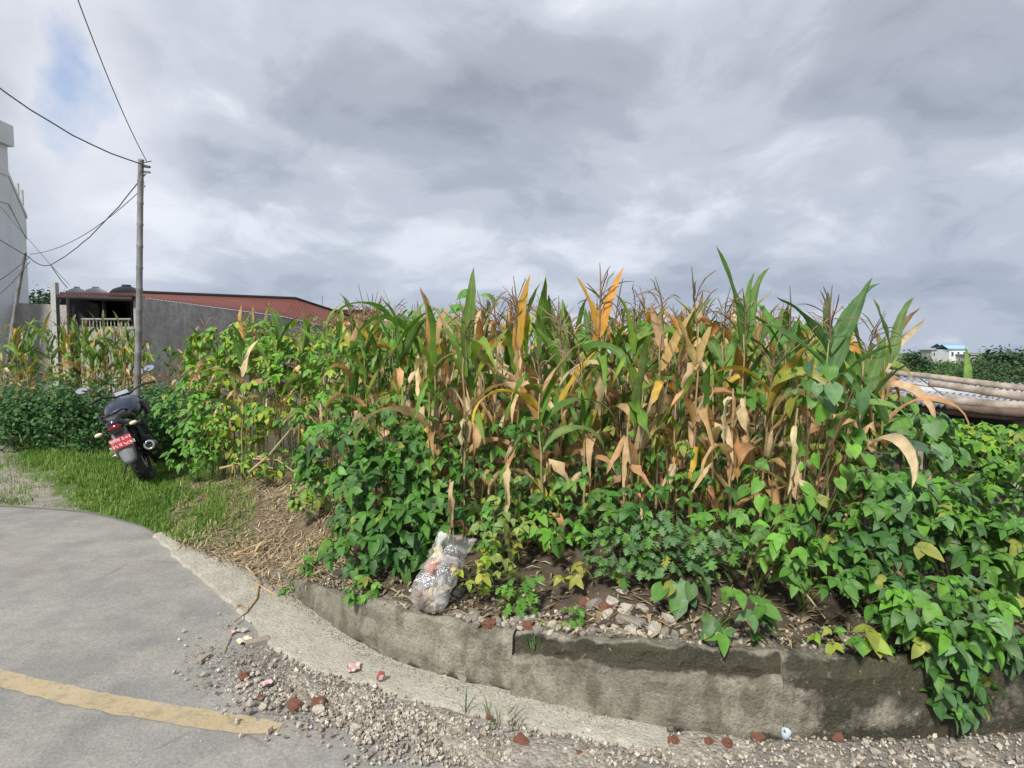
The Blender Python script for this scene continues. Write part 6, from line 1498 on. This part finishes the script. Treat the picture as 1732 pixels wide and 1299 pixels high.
    for y, z, w in ((-.34, .72, .075), (-.40, .66, .08), (-.45, .58, .085), (-.49, .47, .085), (-.515, .38, .075), (-.525, .335, .055)):
        rings.append([Vector((-w, y + .035, z)), Vector((-w * .7, y, z)), Vector((0, y - .012, z)), Vector((w * .7, y, z)), Vector((w, y + .035, z)), Vector((0, y + .01, z))])
    mg = MB().loft(rings).o('rear_mudguard', gry, e, True)
    MB().box((0, -.42, .70), (.12, .12, .04)).o('plate_bracket', blk, mg)
    pl = MB().box((0, 0, 0), (.20, .006, .115)).o('number_plate', redp, e, loc=(0, -.492, .575), rot=(R(-14), 0, 0))
    def text(s_, x, z, size):
        c = bpy.data.curves.new('lettering', 'FONT'); c.body = s_; c.size = size; c.align_x = 'CENTER'; c.extrude = .0006
        to = bpy.data.objects.new('lettering', c); COL.objects.link(to); bpy.context.view_layer.update()
        me = bpy.data.meshes.new_from_object(to.evaluated_get(bpy.context.evaluated_depsgraph_get())); bpy.data.objects.remove(to); me.materials.clear(); me.materials.append(wht)
        return obj('lettering', me, pl, (x, -.0042, z), (R(90), 0, 0))
    text('प्रदेश ३-०२', 0, .014, .046); text('०३५ प ५८७३', 0, -.045, .05)
    for s in (-1, 1):
        mb = MB(); mb.tube([(s * .06, -.40, .72), (s * .14, -.415, .715)], .008, 6); st = mb.o('indicator', blk, e, True)
        MB().ball((s * .165, -.42, .715), (.04, .026, .022)).o('lens', amb, st, True)
    # chain guard, pegs, stand, crash parts
    MB().box((-.10, .2, .42), (.02, .36, .06)).o('chain_guard', blk, e)
    for s in (-1, 1):
        mb = MB(); mb.tube([(s * .12, .38, .36), (s * .25, .36, .35)], .013, 7); mb.o('foot_peg', rub, e, True)
        mb = MB(); mb.tube([(s * .1, .30, .45), (s * .14, .08, .42), (s * .22, .04, .41)], .012, 7); mb.o('pillion_peg', sil, e, True)
    mb = MB(); mb.tube([(-.13, .42, .3), (-.27, .36, .14), (-.30, .33, .085)], .012, 7); mb.o('side_stand', blk, e, True)
    mb = MB(); mb.box((-.165, .05, .56), (.008, .26, .03)); mb.tube([(-.16, -.06, .56), (-.16, .16, .56)], .012, 6); mb.tube([(-.16, -.06, .40), (-.16, .16, .44)], .012, 6); mb.tube([(-.16, -.06, .56), (-.16, -.06, .40)], .01, 6); mb.o('saree_guard', sil, e)
    # front end, turned a little to the left
    fr = lambda p: Vector((0, 1.06, 0)) + Matrix.Rotation(R(14), 3, 'Z') @ (Vector(p) - Vector((0, 1.06, 0)))
    mb = MB()
    for s in (-1, 1): mb.tube([fr((s * .09, 1.02, .98)), fr((s * .09, 1.14, .68)), fr((s * .09, WB, RW))], [.024, .026, .03], 8)
    mb.o('front_fork', sil, e, True)
    rings = []
    for i in range(9):
        a = R(20 + i * 17); rr_ = RW + .03; rings.append([fr((x, WB + (rr_ + dz) * math.cos(a), RW + (rr_ + dz) * math.sin(a))) for x, dz in ((-.065, -.03), (-.04, .01), (0, .018), (.04, .01), (.065, -.03), (0, .004))])
    MB().loft(rings).o('front_mudguard', pnt, e, True)
    MB().ball(fr((0, 1.16, .86)), (.11, .08, .12)).o('headlight', pnt, e, True)
    mb = MB(); mb.box(fr((0, 1.07, 1.015)), (.20, .05, .10), Euler((R(-40), 0, R(14))).to_matrix()); cl = obj('instrument_cluster', bevel(mb.me('instrument_cluster', blk), .015), e)
    MB().box(fr((0, 1.043, 1.03)), (.15, .006, .06), Euler((R(-40), 0, R(14))).to_matrix()).o('dial', plain('dial_glass', (.35, .37, .4), .12, bmp=0), cl)
    hb = [fr((-.37, .86, 1.03)), fr((-.22, .93, 1.05)), fr((-.08, 1.0, 1.0)), fr((.08, 1.0, 1.0)), fr((.22, .93, 1.05)), fr((.37, .86, 1.03))]
    mb = MB(); mb.tube(hb, .012, 8); hbo = mb.o('handlebar', blk, e, True)
    for s, i, k in ((-1, 1, 0), (1, 4, 5)):
        mb = MB(); mb.tube([hb[i].lerp(hb[k], .15), hb[k]], .018, 8); mb.o('grip', rub, hbo, True)
        mb = MB(); mb.tube([hb[i] + Vector((0, .02, 0)), hb[i].lerp(hb[k], .5) + Vector((0, .07, -.005)), hb[k] + Vector((0, .06, -.01))], [.009, .008, .006], 6); mb.o('lever', sil, hbo, True)
        root = hb[i] + Vector((0, .0, .01)); tip = root + Vector((s * .16, .02, .15)); mb = MB(); mb.tube([root, root + Vector((s * .04, .01, .09)), tip], .007, 6); mo = mb.o('mirror', blk, e, True)
        rot = Euler((R(-8), 0, R(14 - s * 12)))
        rings = []
        for y, q in ((0.0, .94), (.008, 1.0), (.025, .9), (.04, .5)):
            rings.append([Vector((.07 * q * math.cos(a), y, .042 * q * math.sin(a))) for a in [2 * math.pi * k2 / 18 for k2 in range(18)]])
        MB().loft(rings).o('housing', blk, mo, True, loc=tip, rot=rot)
        gl = MB(); ring = [Vector((.062 * math.cos(a), -.002, .036 * math.sin(a))) for a in [2 * math.pi * k2 / 18 for k2 in range(18)]]; gl.add(ring, [tuple(range(18))]); gl.o('mirror_glass', mir, mo, loc=tip, rot=rot)
    return e
motorbike()
